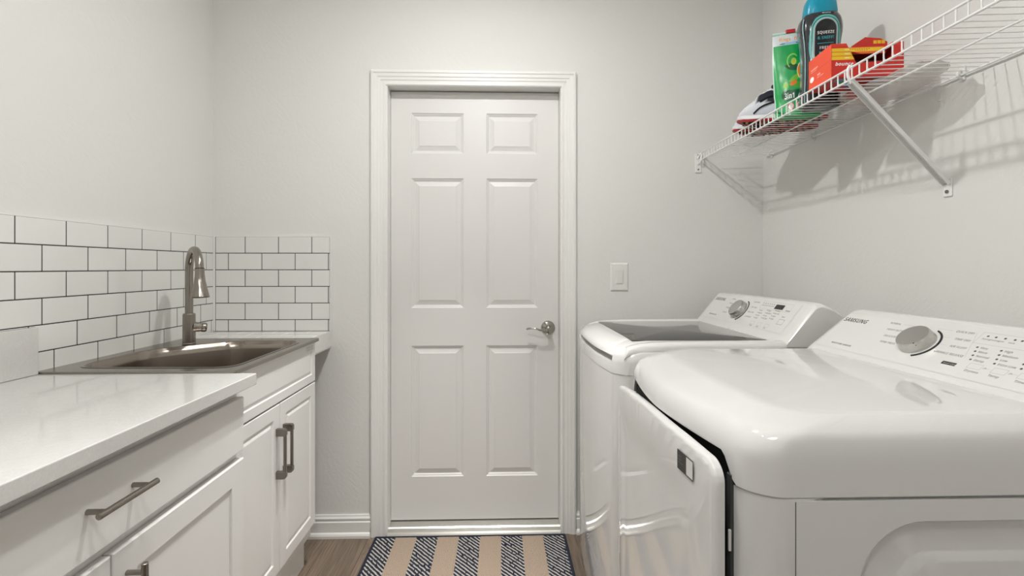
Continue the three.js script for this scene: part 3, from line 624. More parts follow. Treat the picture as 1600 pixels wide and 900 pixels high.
  const tex = canvasTex(Math.round((pz1 - pz0) * K), Math.round((s1 - s0) * K), (g, W, H) => {
    g.fillStyle = PANEL_BG; g.fillRect(0, 0, W, H);
    const T = typist(g, pz1, s1, K);
    T.text('SAMSUNG', 2.108, 0.1215, 0.021, { weight: 'bold', colour: '#333230', stretch: 0.9 });
    T.text('VIBRATION REDUCTION', 2.066, 0.041, 0.0075, { weight: 'bold', stretch: 0.8 });
    for (const [t, z, s] of [['NORMAL', 1.965, 0.13], ['HEAVY DUTY', 1.965, 0.108], ['BEDDING', 1.965, 0.085], ['DELICATES', 1.965, 0.062]]) T.text(t, z, s, 0.0085, { stretch: 0.8 });
    for (const [t, z, s] of [['QUICK WASH', 1.755, 0.13], ['SELF CLEAN', 1.752, 0.106], ['RINSE + SPIN', 1.748, 0.083], ['ACTIVEWEAR', 1.744, 0.062]]) T.text(t, z, s, 0.0085, { align: 'right', stretch: 0.85 });
    T.box(1.735, 1.555, 0.139, 0.106, 2);
    for (let i = 0; i < 6; i++) { T.dot(1.728 - i * 0.013, 0.13, 0.0022); T.text('Wash', 1.732 - i * 0.013, 0.121, 0.005); }
    for (let c = 0; c < 3; c++) for (let i = 0; i < 4; i++) { const z = 1.722 - c * 0.046, s = 0.098 - i * 0.0115 + c * 0.004; T.dot(z, s, 0.002); T.text([['Hot', 'Warm', 'Cool', 'Cold'], ['High', 'Medium', 'Low', 'No Spin'], ['Heavy', 'Normal', 'Light', 'Soak']][c][i], z - 0.005, s, 0.0085); }
    for (const [z, t] of [[1.708, 'Temp'], [1.662, 'Spin'], [1.616, 'Soil']]) { T.box(z + 0.012, z - 0.012, 0.047, 0.035, 2); T.text(t, z + 0.01, 0.030, 0.0075); }
    T.box(1.575, 1.545, 0.075, 0.055, 2.5, '#77746f'); T.text('Start', 1.574, 0.086, 0.0085); T.text('Power', 1.578, 0.112, 0.0085, { weight: 'bold' });
  });
  const { P, normal, m } = printPanel(w, ...C, pz0, pz1, s0, s1, tex);
  const q = [P(1.646, 0.112, 0.002), P(1.598, 0.112, 0.002), P(1.598, 0.131, 0.002), P(1.646, 0.131, 0.002)];
  const qb = [P(1.646, 0.112, 0), P(1.598, 0.112, 0), P(1.598, 0.131, 0), P(1.646, 0.131, 0)];
  mesh('display', loft([qb, q], { crease: 0.2 }), phys(0x1a1a19, 0.12), m).userData.label = 'small black display';
  knob(w, P, normal, 1.852, 0.082, 0.038, 0.048);
}

// ---------------------------------------------------------------- wire shelf
const DECK = 1.786, LIPX = 0.96;
{
  const s = thing('wire_shelf', 'white ventilated wire shelf on the right wall holding laundry supplies', 'shelf');
  const xb = 1.262, zEnd = 2.228, zNear = 0.16, hf = 1.781, hb = 1.7935, hl = 1.814;
  for (let i = 0; i < 76; i++) {
    const z = 1.3685 + 0.02672 * (31 - i);
    const wz = 0.00125, e1 = V(LIPX + 0.004, hf + 0.0042, z), e2 = V(LIPX + 0.0005, hf + 0.009, z);
    mesh('wire', mergeGeometries([rod(V(xb, hb + 0.0035, z), e1, wz, 6), rod(e1, e2, 0.0019, 6), rod(V(LIPX + 0.0005, hf, z), V(LIPX + 0.0005, hl, z), 0.0019, 6)]), M.wire, s);
  }
  mesh('rail', rod(V(LIPX, hf, zEnd), V(LIPX, hf, zNear), 0.0030, 10), M.wire, s);
  mesh('rail', rod(V(LIPX, hl, zEnd), V(LIPX, hl, zNear), 0.0030, 10), M.wire, s);
  mesh('rail', rod(V(1.085, hf + 0.001, 2.17), V(1.085, hf + 0.001, zNear), 0.0026, 10), M.wire, s);
  mesh('rail', rod(V(xb, hb, 2.2), V(xb, hb, zNear), 0.0030, 10), M.wire, s);
  for (const z of [2.168, 1.871, 1.258, 0.95, 0.64]) {
    const c = mesh('wall_clip', bx(XR - 0.006, XR, hb - 0.014, hb + 0.026, z - 0.007, z + 0.007, 0.002), M.wire, s);
    mesh('hook', tube([V(XR - 0.004, hb + 0.012, z), V(xb - 0.004, hb + 0.012, z), V(xb - 0.009, hb, z), V(xb - 0.002, hb - 0.007, z), V(XR - 0.004, hb - 0.006, z)], 0.003, 24, 8), M.wire, c);
  }
  const e = mesh('end_bracket', bx(0.937, 0.968, 1.722, 1.816, ZB - 0.006, ZB, 0.003), M.wire, s);
  mesh('hook', tube([V(0.95, 1.79, ZB - 0.004), V(LIPX, 1.812, 2.232), V(LIPX, 1.80, 2.222), V(0.955, 1.772, 2.225), V(0.95, 1.762, ZB - 0.004)], 0.0045, 24, 8), M.wire, e);
  for (const h of [1.806, 1.737]) mesh('screw', rod(V(0.9525, h, ZB - 0.0085), V(0.9525, h, ZB - 0.005), 0.0035, 12), M.darkNickel, e);
  // diagonal support brace: a folded channel from the lip to the wall
  const A = V(LIPX, 1.776, 1.268), B = V(1.2640, 1.502, 1.302), dir = B.clone().sub(A).normalize(), side = new THREE.Vector3(0, 0, 1), nn = new THREE.Vector3().crossVectors(dir, side).normalize();
  const sec = [[-0.0105, -0.004], [-0.0105, 0.007], [-0.0085, 0.009], [0.0085, 0.009], [0.0105, 0.007], [0.0105, -0.004], [0.009, -0.004], [0.009, 0.0065], [-0.009, 0.0065], [-0.009, -0.004]];
  const loopAt = (p, k = 1) => sec.map(([a, b]) => p.clone().addScaledVector(side, a * k).addScaledVector(nn, -b));
  const br = mesh('support_brace', loft([loopAt(A, 0.8), loopAt(A.clone().lerp(B, 0.05)), loopAt(A.clone().lerp(B, 0.95)), loopAt(B, 0.9)], { crease: 0.3 }), M.wire, s);
  mesh('hook', tube([A.clone().add(new THREE.Vector3(0.004, -0.004, 0)), V(LIPX - 0.005, 1.79, 1.268), V(LIPX - 0.005, 1.812, 1.268), V(LIPX, 1.820, 1.268), V(LIPX + 0.005, 1.812, 1.268)], 0.004, 24, 8), M.wire, br);
  mesh('foot_plate', bx(XR - 0.004, XR, 1.468, 1.520, 1.289, 1.315, 0.0018), M.wire, br);
  mesh('screw', rod(V(XR - 0.007, 1.482, 1.302), V(XR - 0.003, 1.482, 1.302), 0.005, 12), M.darkNickel, br);
}

// ---------------------------------------------------------------- things on the shelf
{ // green stand-up pouch
  const p = thing('detergent_pouch', 'green stand-up laundry pouch with red zip slider and orange slice print', 'pouch', V(1.034, 1.7885, 1.612), -0.33);
  const W = 0.078, Hh = 0.302;
  const half = (v) => v < 0.06 ? 0.93 : v < 0.24 ? 0.93 - 0.03 * Math.sin((v - 0.06) / 0.18 * Math.PI) + 0.02 * (v - 0.06) : 0.94 + 0.06 * Math.min(1, (v - 0.24) / 0.35);
  const thick = (v) => 0.030 * Math.pow(Math.max(0, 1 - v), 0.8) * (1 - 0.12 * Math.exp(-(((v - 0.2) / 0.05) ** 2))) + 0.0012;
  const surf = (front) => {
    const N = 24, R = 40, pos = [], uv = [], idx = [];
    for (let j = 0; j <= R; j++) for (let i = 0; i <= N; i++) {
      const v = j / R, u = i / N, c = 2 * u - 1, b = Math.pow(1 - c * c, 0.6) + 0.0;
      const wr = 0.0016 * noise.noise(c * 4 + (front ? 0 : 9), v * 11, 3) * (1 - c * c);
      pos.push(c * W * half(v), v * Hh, (front ? 1 : -1) * (thick(v) * b + 0.0004) + wr); uv.push(u, v);
    }
    for (let j = 0; j < R; j++) for (let i = 0; i < N; i++) { const a = j * (N + 1) + i; front ? idx.push(a, a + 1, a + N + 2, a, a + N + 2, a + N + 1) : idx.push(a, a + N + 2, a + 1, a, a + N + 1, a + N + 2); }
    const g = new THREE.BufferGeometry(); g.setAttribute('position', new THREE.Float32BufferAttribute(pos, 3)); g.setAttribute('uv', new THREE.Float32BufferAttribute(uv, 2)); g.setIndex(idx); g.computeVertexNormals();
    return g;
  };
  const tex = canvasTex(640, 1000, (g, w, h) => {
    g.fillStyle = '#0da452'; g.fillRect(0, 0, w, h);
    g.fillStyle = '#cfe8dc'; g.fillRect(0, 0, 12, h); g.fillRect(w - 12, 0, 12, h);
    g.fillStyle = '#d9dfe2'; g.fillRect(0, 0, w, 160); g.fillStyle = '#12a55a'; g.fillRect(0, 14, 90, 20); g.fillRect(90, 22, w, 8);
    g.fillStyle = '#9fc3e6'; g.fillRect(110, 128, w - 110, 28);
    g.fillStyle = '#f0a22c'; g.font = 'bold 56px sans-serif'; g.fillText('flings', 80, 112); g.fillText('flings', 270, 112);
    g.fillStyle = '#333'; for (const x of [90, 290, 480]) g.fillRect(x, 140, 60, 8);
    g.save(); g.scale(0.82, 1);
    const leaf = (x, y, a, L, c) => { g.save(); g.translate(x, y); g.rotate(a); g.fillStyle = c; g.beginPath(); g.moveTo(-L, 0); g.quadraticCurveTo(0, -L * 0.62, L, 0); g.quadraticCurveTo(0, L * 0.62, -L, 0); g.fill(); g.restore(); };
    leaf(430, 250, 0.5, 80, '#2f9a3f'); leaf(300, 430, 0.15, 130, '#0b5a34'); leaf(330, 560, -0.4, 110, '#7cc242'); leaf(420, 640, -0.2, 130, '#4fae3b');
    g.strokeStyle = '#9ad04a'; g.lineWidth = 16; g.beginPath(); g.arc(300, 360, 82, 2.2, 5.6); g.stroke();
    g.fillStyle = '#c7d84e'; g.beginPath(); g.arc(315, 365, 42, 0, 7); g.fill();
    g.fillStyle = '#f6e3b0'; g.beginPath(); g.arc(480, 480, 122, 0, 7); g.fill(); g.fillStyle = '#e8871e'; g.beginPath(); g.arc(480, 480, 108, 0, 7); g.fill();
    g.fillStyle = '#fff'; g.font = 'bold 130px sans-serif'; g.fillText('G', 440, 528);
    g.fillStyle = '#9ad04a'; g.beginPath(); g.arc(180, 640, 40, 0, 7); g.fill(); g.fillStyle = '#ef7d2c'; g.beginPath(); g.ellipse(300, 620, 60, 26, -0.3, 0, 7); g.fill(); g.fillStyle = '#f1e7a2'; g.beginPath(); g.arc(440, 600, 32, 0, 7); g.fill();
    g.fillStyle = '#0b5a34'; g.beginPath(); g.roundRect(110, 700, 400, 120, 50); g.fill(); g.fillStyle = '#fff'; g.font = 'bold 84px sans-serif'; g.fillText('3in1', 150, 792);
    g.fillStyle = '#cfe0f2'; g.beginPath(); g.moveTo(350, 810); g.lineTo(410, 700); g.lineTo(w, 680); g.lineTo(w, 800); g.fill(); g.fillStyle = '#2f6fc0'; g.fillRect(440, 716, 150, 22); g.fillRect(440, 752, 150, 22);
    for (const x of [250, 380]) { g.fillStyle = '#f2d9d9'; g.beginPath(); g.arc(x, 888, 46, 0, 7); g.fill(); g.strokeStyle = '#c5303a'; g.lineWidth = 10; g.beginPath(); g.arc(x, 888, 44, 0, 7); g.stroke(); g.fillStyle = '#8a2a36'; g.fillRect(x - 14, 862, 28, 50); }
    g.restore();
  });
  mesh('front', surf(true), phys(0xffffff, 0.3, { map: tex, clearcoat: 0.5, clearcoatRoughness: 0.2 }), p);
  mesh('back', surf(false), phys(0x0da452, 0.3), p);
  const base = Array.from({ length: 33 }, (_, i) => { const c = i / 16.5 - 1, b = i <= 16 ? 1 : 1; return c; });
  const ring = []; for (let i = 0; i <= 16; i++) { const c = i / 8 - 1; ring.push(new THREE.Vector3(c * W * 0.93, 0.001, 0.0312 * Math.pow(Math.max(0, 1 - c * c), 0.6))); } for (let i = 15; i >= 1; i--) { const c = i / 8 - 1; ring.push(new THREE.Vector3(c * W * 0.93, 0.001, -0.0312 * Math.pow(Math.max(0, 1 - c * c), 0.6))); }
  mesh('gusset', loft([ring, ring.map((q) => q.clone().multiplyScalar(0.3).setY(0.004))], { capA: false }), phys(0x0da452, 0.3), p);
  mesh('zip', new RoundedBoxGeometry(0.156, 0.007, 0.005, 2, 0.002).translate(0, 0.296, 0), phys(0xbfe3d0, 0.3), p);
  const sl = mesh('zip_slider', new RoundedBoxGeometry(0.03, 0.014, 0.011, 2, 0.003).translate(-0.022, 0.302, 0), std(0xc81e2b, 0.4), p); sl.userData.label = 'red zip slider';
}
{ // dark squeeze bottle
  const b = thing('scent_booster_bottle', 'tall dark squeeze bottle with teal cap and oval label', 'bottle', V(1.050, 1.7885, 1.522), -0.243);
  const Hh = 0.312;
  const prof = [[0, 0.052, 0.036], [0.006, 0.056, 0.039], [0.03, 0.057, 0.040], [0.1, 0.055, 0.038], [0.165, 0.055, 0.037], [0.21, 0.0585, 0.039], [0.25, 0.0635, 0.042], [0.274, 0.0625, 0.041], [0.291, 0.058, 0.038], [0.303, 0.050, 0.034], [Hh, 0.042, 0.031]];
  const curve = (k) => new THREE.CatmullRomCurve3(prof.map((q) => new THREE.Vector3(q[0], q[k], 0)), false, 'centripetal');
  const ca = curve(1), cb = curve(2), S = [];
  for (let i = 0; i <= 60; i++) { const A = ca.getPoint(i / 60), B = cb.getPoint(i / 60); S.push([A.x, A.y, B.y]); }
  const dims = (h) => { let i = 1; while (i < 60 && S[i][0] < h) i++; const a = S[i - 1], c = S[i], t = Math.min(1, Math.max(0, (h - a[0]) / (c[0] - a[0]))); return [a[1] + (c[1] - a[1]) * t, a[2] + (c[2] - a[2]) * t]; };
  const E = 2.7, se = (t) => Math.sign(t) * Math.pow(Math.abs(t), 2 / E);
  const loops = S.map(([h, a, c]) => Array.from({ length: 48 }, (_, k) => { const q = k / 48 * 6.28319; return new THREE.Vector3(a * se(Math.cos(q)), h, c * se(Math.sin(q))); }));
  mesh('body', loft(loops, { crease: 0.9 }), phys(0x2c2d32, 0.18, { clearcoat: 0.6, clearcoatRoughness: 0.08 }), b);
  const zf = (x, h) => { const [a, c] = dims(h); return c * Math.pow(Math.max(0, 1 - Math.pow(Math.min(1, Math.abs(x) / a), E)), 1 / E); };
  const tex = canvasTex(512, 900, (g, w, h) => {
    g.fillStyle = '#232429'; g.fillRect(0, 0, w, h);
    const ring = (k, c) => { g.fillStyle = c; g.beginPath(); g.roundRect(k, k, w - 2 * k, h - 2 * k, (w - 2 * k) / 2); g.fill(); };
    ring(0, '#5fb9b2'); ring(34, '#2c2d32'); ring(48, '#7fd0c8'); ring(66, '#aab4b4'); ring(84, '#1d1e22');
    g.textAlign = 'center'; g.fillStyle = '#d7dcdc'; g.font = 'bold 66px sans-serif'; g.fillText('SQUEEZE', w / 2, 330); g.fillStyle = '#2fa7b8'; g.fillText('& SNIFF!', w / 2, 415);
    g.fillRect(w / 2 - 130, 478, 260, 9);
    g.fillStyle = '#d7dcdc'; g.fillText('FRESH', w / 2, 580); g.fillStyle = '#2fa7b8'; g.fillText('BOOST', w / 2, 665);
  });
  const N = 40, R = 16, pos = [], uv = [], idx = [], cx = 0.003, cy = 0.205, hw = 0.046, hh = 0.086;
  for (let j = 0; j <= R; j++) for (let i = 0; i < N; i++) {
    const q = i / N * 6.28319, k = j / R, E2 = 2.6, X = hw * k * Math.sign(Math.cos(q)) * Math.abs(Math.cos(q)) ** (2 / E2), Y = hh * k * Math.sign(Math.sin(q)) * Math.abs(Math.sin(q)) ** (2 / E2);
    pos.push(cx + X, cy + Y, zf(cx + X, cy + Y) + 0.0007); uv.push(0.5 + X / hw / 2, 0.5 + Y / hh / 2);
  }
  for (let j = 0; j < R; j++) for (let i = 0; i < N; i++) { const a = j * N + i, c = j * N + (i + 1) % N; idx.push(a, c, c + N, a, c + N, a + N); }
  const lg = new THREE.BufferGeometry(); lg.setAttribute('position', new THREE.Float32BufferAttribute(pos, 3)); lg.setAttribute('uv', new THREE.Float32BufferAttribute(uv, 2)); lg.setIndex(idx); lg.computeVertexNormals();
  mesh('label', lg, phys(0xffffff, 0.25, { map: tex }), b).userData.label = 'black oval label with a teal ring';
  const seam = []; for (let i = 0; i <= 20; i++) { const h = 0.006 + 0.28 * i / 20, [a, c] = dims(h); seam.push(new THREE.Vector3(-a * 0.93, h, c * 0.66)); }
  mesh('seam_line', tube(seam, 0.0016, 40, 6), phys(0x9fc9cc, 0.25), b).userData.label = 'pale teal line down the side';
  const side = []; for (let i = 0; i <= 20; i++) { const h = 0.12 + 0.12 * i / 20, [a, c] = dims(h); side.push(new THREE.Vector3(-a * 0.985, h, -c * 0.25 * Math.sin(i / 20 * 3.14) + 0.004)); }
  mesh('side_line', tube(side, 0.0022, 40, 6), phys(0x2f9c9c, 0.25), b);
  const cap = [[Hh - 0.010, 0.0490, 0.034], [Hh - 0.006, 0.0500, 0.035], [Hh + 0.02, 0.0470, 0.034], [Hh + 0.04, 0.0435, 0.032], [Hh + 0.049, 0.0395, 0.029], [Hh + 0.052, 0.032, 0.023]].map(([h, a, c]) => Array.from({ length: 40 }, (_, k) => { const q = k / 40 * 6.28319; return new THREE.Vector3(a * se(Math.cos(q)), h + 0.004 * Math.cos(q), c * se(Math.sin(q))); }));
  mesh('cap', loft(cap, { crease: 0.8 }), phys(0x1196b3, 0.3), b).userData.label = 'teal cap';
  const brand = canvasTex(256, 64, (g) => { g.fillStyle = '#2c2d32'; g.fillRect(0, 0, 256, 64); g.fillStyle = '#d7dcdc'; g.font = 'bold 46px sans-serif'; g.textAlign = 'center'; g.fillText('downy', 128, 46); });
  const bp = [], bu = [], bi = []; for (let j = 0; j <= 2; j++) for (let i = 0; i <= 8; i++) { const X = 0.006 + 0.044 * (i / 8 - 0.5), Y = 0.297 + 0.008 * (j / 2 - 0.5); bp.push(X, Y, zf(X, Y) + 0.0007); bu.push(i / 8, j / 2); }
  for (let j = 0; j < 2; j++) for (let i = 0; i < 8; i++) { const a = j * 9 + i; bi.push(a, a + 1, a + 10, a, a + 10, a + 9); }
  const bg = new THREE.BufferGeometry(); bg.setAttribute('position', new THREE.Float32BufferAttribute(bp, 3)); bg.setAttribute('uv', new THREE.Float32BufferAttribute(bu, 2)); bg.setIndex(bi); bg.computeVertexNormals();
  mesh('brand_print', bg, phys(0xffffff, 0.25, { map: brand }), b);
}
{ // opened dryer-sheet box
  const o = thing('dryer_sheet_box', 'opened red and orange dryer sheet box with yellow bands on the wire shelf', 'box', V(0.963, 1.8185, 1.345), 0);
  const w = 0.197, d = 0.124, h = 0.097, t = 0.0012;
  const fx = new THREE.Vector3(0.993, 0, 0.117), fz = new THREE.Vector3(0.117, 0, -0.993);   // along the front, into depth
  o.matrixAutoUpdate = true;
  const q = new THREE.Quaternion().setFromRotationMatrix(new THREE.Matrix4().makeBasis(fx, UY, fz.clone().negate()));
  o.quaternion.copy(q);                                           // local: x along the front, y up, -z into depth
  const RED = '#d3281d', ORANGE = '#f0512f', YEL = '#f3c81f';
  const front = canvasTex(1024, 512, (g, W, H) => {
    g.fillStyle = RED; g.fillRect(0, 0, W, H);
    g.fillStyle = '#e03a22'; g.fillRect(0, 0, W, 40);
    for (let i = 0; i < 3; i++) { g.fillStyle = YEL; g.fillRect(0, 64 + i * 62, 400, 54); g.fillStyle = '#fbe9a0'; g.fillRect(190, 80 + i * 62, 70, 16); }
    g.fillStyle = '#fff'; g.font = 'italic bold 74px sans-serif'; g.fillText('bounce', 50, 330);
  });
  const sideT = canvasTex(512, 512, (g, W, H) => {
    g.fillStyle = ORANGE; g.fillRect(0, 0, W, H); g.strokeStyle = '#c93a1e'; g.lineWidth = 5; g.beginPath(); g.moveTo(0, 235); g.lineTo(W, 225); g.stroke();
    g.fillStyle = '#ffd9cf'; g.font = 'bold 40px sans-serif'; g.fillText('outdoor', 60, 190); g.font = '26px sans-serif'; g.fillText('fresh scent', 60, 222); g.font = 'bold 44px sans-serif'; g.fillText('105', 200, 330); g.font = '26px sans-serif'; g.fillText('dryer sheets', 200, 362);
    g.fillStyle = '#ffffff'; g.beginPath(); g.arc(80, 330, 46, 0, 7); g.fill();
  });
  const bottomT = canvasTex(512, 256, (g, W, H) => { g.fillStyle = '#b5261d'; g.fillRect(0, 0, W, H); const c = ['#3f6fb0', '#4f9a86', '#6fb3c8', '#2f7f5a', '#5aa0d8']; for (let i = 0; i < 26; i++) { g.fillStyle = c[i % 5]; g.fillRect(60 + (i * 67) % 300, 30 + (i * 41) % 180, 90, 26); } });
  const m = (tex) => std(0xffffff, 0.42, { map: tex, side: THREE.DoubleSide });
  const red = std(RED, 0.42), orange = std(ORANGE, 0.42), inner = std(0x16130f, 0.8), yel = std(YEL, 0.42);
  // front sheet with the torn opening
  const fs = new THREE.Shape([[0, 0], [w, 0], [w, h], [w - 0.03, h], [w - 0.036, h - 0.052], [0.068, h - 0.056], [0.042, h], [0, h]].map((p) => new THREE.Vector2(...p)));
  const fg = new THREE.ExtrudeGeometry(fs, { depth: t, bevelEnabled: false });
  { const p = fg.attributes.position, uv = fg.attributes.uv; for (let i = 0; i < p.count; i++) uv.setXY(i, p.getX(i) / w, p.getY(i) / h); }
  mesh('front_panel', fg.translate(0, 0, -t), m(front), o);
  const sg = new THREE.BoxGeometry(d, h, t).rotateY(-Math.PI / 2).translate(t / 2, h / 2, -d / 2);
  mesh('side_panel', sg, m(sideT), o);
  mesh('side_panel', new THREE.BoxGeometry(d, h, t).rotateY(Math.PI / 2).translate(w - t / 2, h / 2, -d / 2), red, o);
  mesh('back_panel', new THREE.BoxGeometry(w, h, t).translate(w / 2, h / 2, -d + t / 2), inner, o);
  mesh('bottom_panel', new THREE.BoxGeometry(w, t, d).translate(w / 2, t / 2, -d / 2), m(bottomT), o);
  mesh('dark_inside', new THREE.BoxGeometry(w - 0.006, 0.045, d - 0.01).translate(w / 2, 0.026, -d / 2), inner, o).userData.label = 'dark inside';  // dark block in the lower half of the open box
  const topS = new THREE.Shape([[0, 0], [0.042, 0], [0.06, 0.06], [w - 0.03, 0.06], [w - 0.03, 0], [w, 0], [w, d], [0, d]].map((p) => new THREE.Vector2(...p)));
  mesh('top_panel', new THREE.ExtrudeGeometry(topS, { depth: t, bevelEnabled: false }).rotateX(-Math.PI / 2).translate(0, h, 0), orange, o);
  // torn lid flap folded up, with its yellow band
  const flapT = canvasTex(512, 128, (g, W, H) => { g.fillStyle = '#e8662a'; g.fillRect(0, 0, W, H); g.fillStyle = YEL; g.fillRect(0, 14, W, 70); g.fillStyle = '#b5532a'; for (let i = 0; i < 9; i++) g.fillRect(130 + i * 26, 26 + (i % 2) * 4, 18, 12); for (let i = 0; i < 6; i++) g.fillRect(190 + i * 24, 56, 16, 10); });
  const fp = new THREE.Shape([[0.036, 0.005], [w - 0.03, 0.005], [w - 0.03, -0.019], [0.098, -0.019]].map((p) => new THREE.Vector2(...p))), fpg = new THREE.ExtrudeGeometry(fp, { depth: t, bevelEnabled: false });
  { const p = fpg.attributes.position, uv = fpg.attributes.uv; for (let i = 0; i < p.count; i++) uv.setXY(i, (p.getX(i) - 0.036) / 0.131, (p.getY(i) + 0.019) / 0.024); }
  const flap = mesh('lid_flap', fpg.rotateX(-0.3), m(flapT), o); flap.position.set(0, h, -0.036);
  const rf = new THREE.Shape([[0.092, -0.004], [0.092, 0.02], [0.131, 0.046], [0.174, 0.041], [0.194, 0.03], [0.194, -0.004]].map((p) => new THREE.Vector2(...p)));
  const tf = mesh('lid_panel', new THREE.ExtrudeGeometry(rf, { depth: t, bevelEnabled: false }), red, o); tf.position.set(0, h, -0.064);
  for (let i = 0; i < 3; i++) mesh('yellow_square', new THREE.BoxGeometry(0.0095, 0.010, 0.0008).translate(0.159 + i * 0.0115, 0.030, 0.0016), yel, tf);
}
{ // soft plastic bag behind the box
  const b = thing('plastic_bag', 'crumpled translucent plastic bag with orange print lying behind the box', 'bag', V(1.158, 1.7885, 1.39));
  const g = new THREE.SphereGeometry(1, 64, 40), p = g.attributes.position, col = [];
  for (let i = 0; i < p.count; i++) {
    const x = p.getX(i), y = p.getY(i), z = p.getZ(i), n = noise.noise(x * 2.1 + 3, y * 2.2, z * 3.1) * 0.22 + noise.noise(x * 6, y * 6, z * 8) * 0.07;
    const k = 1 + n, sx = Math.sign(x) * Math.abs(x) ** 0.8;
    p.setXYZ(i, (z < -0.5 ? Math.max(sx, -0.45) : sx) * 0.09 * Math.min(1.03, k), Math.max(0.0008, (0.5 + 0.5 * y) * (0.027 + 0.05 * Math.max(0, Math.abs(z) - 0.55)) * (z > -0.5 && z < 0.55 ? Math.min(1, k) : 1)), z * 0.165 * k);
    const o = Math.max(1.3 * Math.exp(-(((x + 0.72) / 0.28) ** 2) - (((z + 0.18) / 0.16) ** 2)), 1.2 * Math.exp(-(((x - 0.5) / 0.35) ** 2) - (((z + 0.74) / 0.14) ** 2)), 0.6 * Math.exp(-(((x + 0.3) / 0.4) ** 2) - (((z + 0.8) / 0.12) ** 2)));
    const c = new THREE.Color(0xf0efec).lerp(new THREE.Color(0xe2491f), Math.min(1, o * 1.2)); col.push(c.r, c.g, c.b);
  }
  g.setAttribute('color', new THREE.Float32BufferAttribute(col, 3)); g.computeVertexNormals();
  mesh('film', g, phys(0xffffff, 0.35, { vertexColors: true, transmission: 0.7, thickness: 0, clearcoat: 0.4 }), b);
}
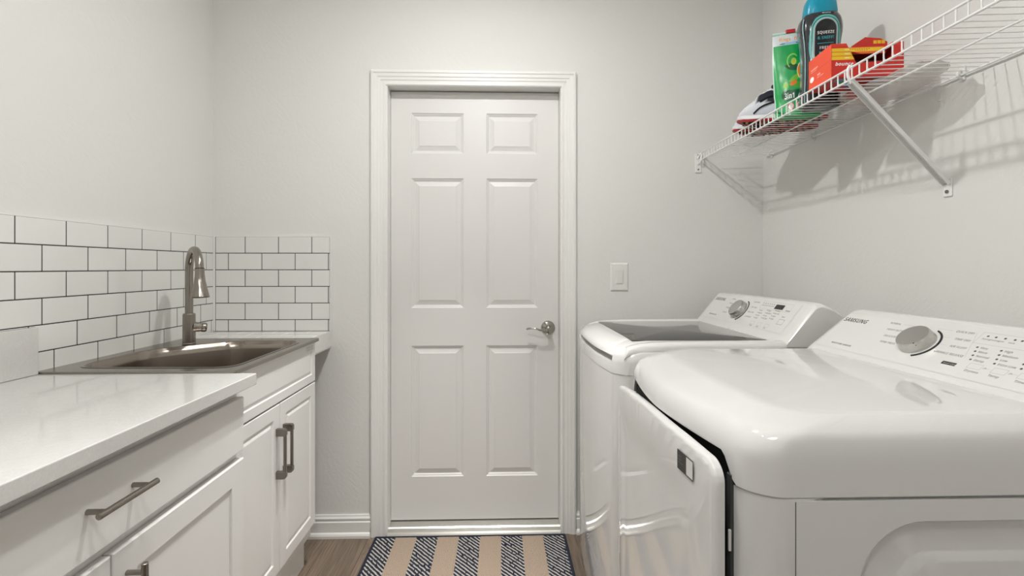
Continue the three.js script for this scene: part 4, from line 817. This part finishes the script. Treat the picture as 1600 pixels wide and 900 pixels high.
// sneakers: local +x is the toe, y up
function sneaker(label, toe, heel, hToe, hHeel, roll) {
  const s = thing('sneaker', label, 'shoe', V(heel[0], hHeel, heel[1]), 0, undefined);
  const dx = toe[0] - heel[0], dz = toe[1] - heel[1], L = 0.305;
  s.rotation.order = 'YXZ'; s.rotation.y = Math.atan2(dz, dx); s.rotation.z = Math.atan2(hToe - hHeel, L); s.rotation.x = roll;
  const lin = (tab, x) => { let i = 1; while (i < tab.length - 1 && tab[i][0] < x) i++; const [a, b] = [tab[i - 1], tab[i]], t = Math.min(1, Math.max(0, (x - a[0]) / (b[0] - a[0]))), q = t * t * (3 - 2 * t); return a[1] + (b[1] - a[1]) * q; };
  const width = [[0, 0.008], [0.012, 0.026], [0.04, 0.036], [0.1, 0.037], [0.17, 0.046], [0.22, 0.052], [0.265, 0.045], [0.29, 0.029], [0.302, 0.012], [L, 0.004]];
  const topH = [[0, 0.085], [0.02, 0.115], [0.09, 0.104], [0.16, 0.116], [0.19, 0.128], [0.215, 0.118], [0.25, 0.088], [0.275, 0.071], [0.293, 0.056], [L, 0.032]];
  const spring = (x) => 0.014 * Math.max(0, (x - 0.2) / 0.105) ** 2 + 0.004 * Math.max(0, (0.04 - x) / 0.04);
  const white = new THREE.Color(0xdfe0e6), pale = new THREE.Color(0xbfc6d8), navy = new THREE.Color(0x151c2b);
  const N = 36, loops = [], cols = [];
  const point = (x, a, e = 0) => {
    const w = lin(width, x) + e, y0 = 0.018 + spring(x), t = lin(topH, x) + e, c = Math.cos(a), q = Math.sin(a);
    const squeeze = 1 - 0.35 * Math.max(0, q) * Math.min(1, Math.max(0, (0.2 - x) / 0.08));
    return new THREE.Vector3(x, y0 + (t - y0) * Math.pow(Math.max(0, q * 0.5 + 0.5), 0.85), Math.sign(c) * Math.pow(Math.abs(c), 0.7) * w * squeeze);
  };
  const xs = Array.from({ length: 41 }, (_, i) => L * (0.5 - 0.5 * Math.cos(Math.PI * i / 40)));
  for (const x of xs) loops.push(Array.from({ length: N }, (_, k) => point(x, -Math.PI / 2 + k / N * 6.28319)));
  const ug = loft(loops, { crease: 1.2 }), up = ug.attributes.position, col = [];
  for (let i = 0; i < up.count; i++) {
    const x = up.getX(i), y = up.getY(i), y0 = 0.018 + spring(x), f = (y - y0) / (lin(topH, x) - y0);
    const line = 0.60 + 2.2 * Math.max(0, x - 0.18);
    let c = white.clone().lerp(pale, Math.min(1, Math.max(0, (0.25 - x) / 0.1)) * 0.5);
    if (x < 0.225 && f > 0.52 && f > line - 0.08) c = navy;
    col.push(c.r, c.g, c.b);
  }
  ug.setAttribute('color', new THREE.Float32BufferAttribute(col, 3));
  mesh('upper', ug, std(0xffffff, 0.75, { vertexColors: true, bumpMap: weaveBump, bumpScale: 0.0006 }), s);
  const black = std(0x141820, 0.8), lace = std(0xe6e6e8, 0.7), redSole = std(0xa3161f, 0.5), tan = std(0xb59b78, 0.7);
  const collar = []; for (let i = 0; i < 24; i++) { const a = i / 24 * 6.28319, x = 0.098 + 0.088 * Math.cos(a); collar.push(new THREE.Vector3(x, lin(topH, x) + 0.004 + (Math.cos(a) > 0.5 ? 0.012 * (Math.cos(a) - 0.5) * 2 : 0), 0.0235 * Math.sin(a))); }
  const cg = tube(collar, 0.009, 60, 10, true);
  mesh('collar', cg, black, s).userData.label = 'black padded collar';
  mesh('lining', loft([collar, collar.map((p) => new THREE.Vector3(0.098 + (p.x - 0.098) * 0.8, p.y - 0.035, p.z * 0.8))], { capA: false }), black, s);
  const band = []; for (let i = 0; i <= 14; i++) { const x = 0.182 + 0.078 * i / 14, y = lin(topH, x) + 0.004, w = 0.022 - 0.006 * i / 14, dr = 0.010; band.push([[-w, -dr], [-w * 0.7, 0], [w * 0.7, 0], [w, -dr], [w, -dr - 0.004], [-w, -dr - 0.004]].map(([z, dy]) => new THREE.Vector3(x, y + dy, z))); }
  const tg = mesh('tongue', loft(band, { crease: 0.8 }), lace, s); tg.userData.label = 'white tongue and lace stay';
  for (let i = 0; i < 6; i++) { const x = 0.188 + 0.0115 * i, y = lin(topH, x) + 0.0045; mesh('lace', tube([new THREE.Vector3(x, y - 0.012, -0.024), new THREE.Vector3(x + 0.004, y, -0.012), new THREE.Vector3(x + 0.009, y - 0.002, 0.012), new THREE.Vector3(x + 0.010, y - 0.013, 0.023)], 0.0026, 20, 6), lace, tg); }
  for (const sd of [1, -1]) {
    const st = (pts, r) => mesh('stripe', tube(pts.map(([x, a]) => point(x, sd > 0 ? a : Math.PI - a, 0.0006)), r, 40, 8), black, s);
    st([[0.05, -0.1], [0.1, 0.05], [0.16, 0.0], [0.21, -0.35], [0.235, -0.7]], 0.0032);
    st([[0.1, 0.85], [0.14, 0.72], [0.18, 0.4], [0.215, 0.1]], 0.0055);
  }
  const foot = (e, y) => { const a = [], b = []; for (const x of xs) { const w = lin(width, x) + e; a.push(new THREE.Vector3(x, y + spring(x), w)); b.push(new THREE.Vector3(x, y + spring(x), -w)); } return [...a, ...b.reverse()]; };
  mesh('midsole', loft([foot(0.001, 0.0115), foot(0.0055, 0.014), foot(0.006, 0.021), foot(0.003, 0.028), foot(-0.004, 0.030)], { crease: 0.7 }), std(0xe2e1e2, 0.6), s);
  const sole = mesh('outsole', loft([foot(0.000, 0.005), foot(0.005, 0.006), foot(0.0062, 0.010), foot(0.004, 0.0122)], { crease: 0.7 }), redSole, s); sole.userData.label = 'dark red sole';
  const studs = []; for (let i = 0; i < 13; i++) for (let j = -2; j <= 2; j++) { const x = 0.022 + i * 0.0215 + (j % 2) * 0.006, z = j * 0.0165; if (Math.abs(z) < lin(width, x) - 0.006) studs.push(new THREE.CylinderGeometry(0.0058, 0.0042, 0.008, 8).translate(x, 0.0042 + spring(x), z)); }
  const dk = std(0x1d1a1c, 0.7);
  mesh('outsole_studs', mergeGeometries(studs.filter((_, i) => i % 3)), dk, sole).userData.kind = 'stuff';
  mesh('outsole_studs', mergeGeometries(studs.filter((_, i) => i % 3 === 0)), tan, sole).userData.kind = 'stuff';
  return s;
}
sneaker('white and navy sneaker nearer the camera, partly behind the green pouch', [0.948, 1.845], [1.160, 1.640], 1.821, 1.792, 0);
sneaker('white and navy sneaker at the far end of the shelf, behind the other sneaker', [0.975, 1.955], [1.195, 1.743], 1.815, 1.790, 0);

renderer.render(scene, camera);
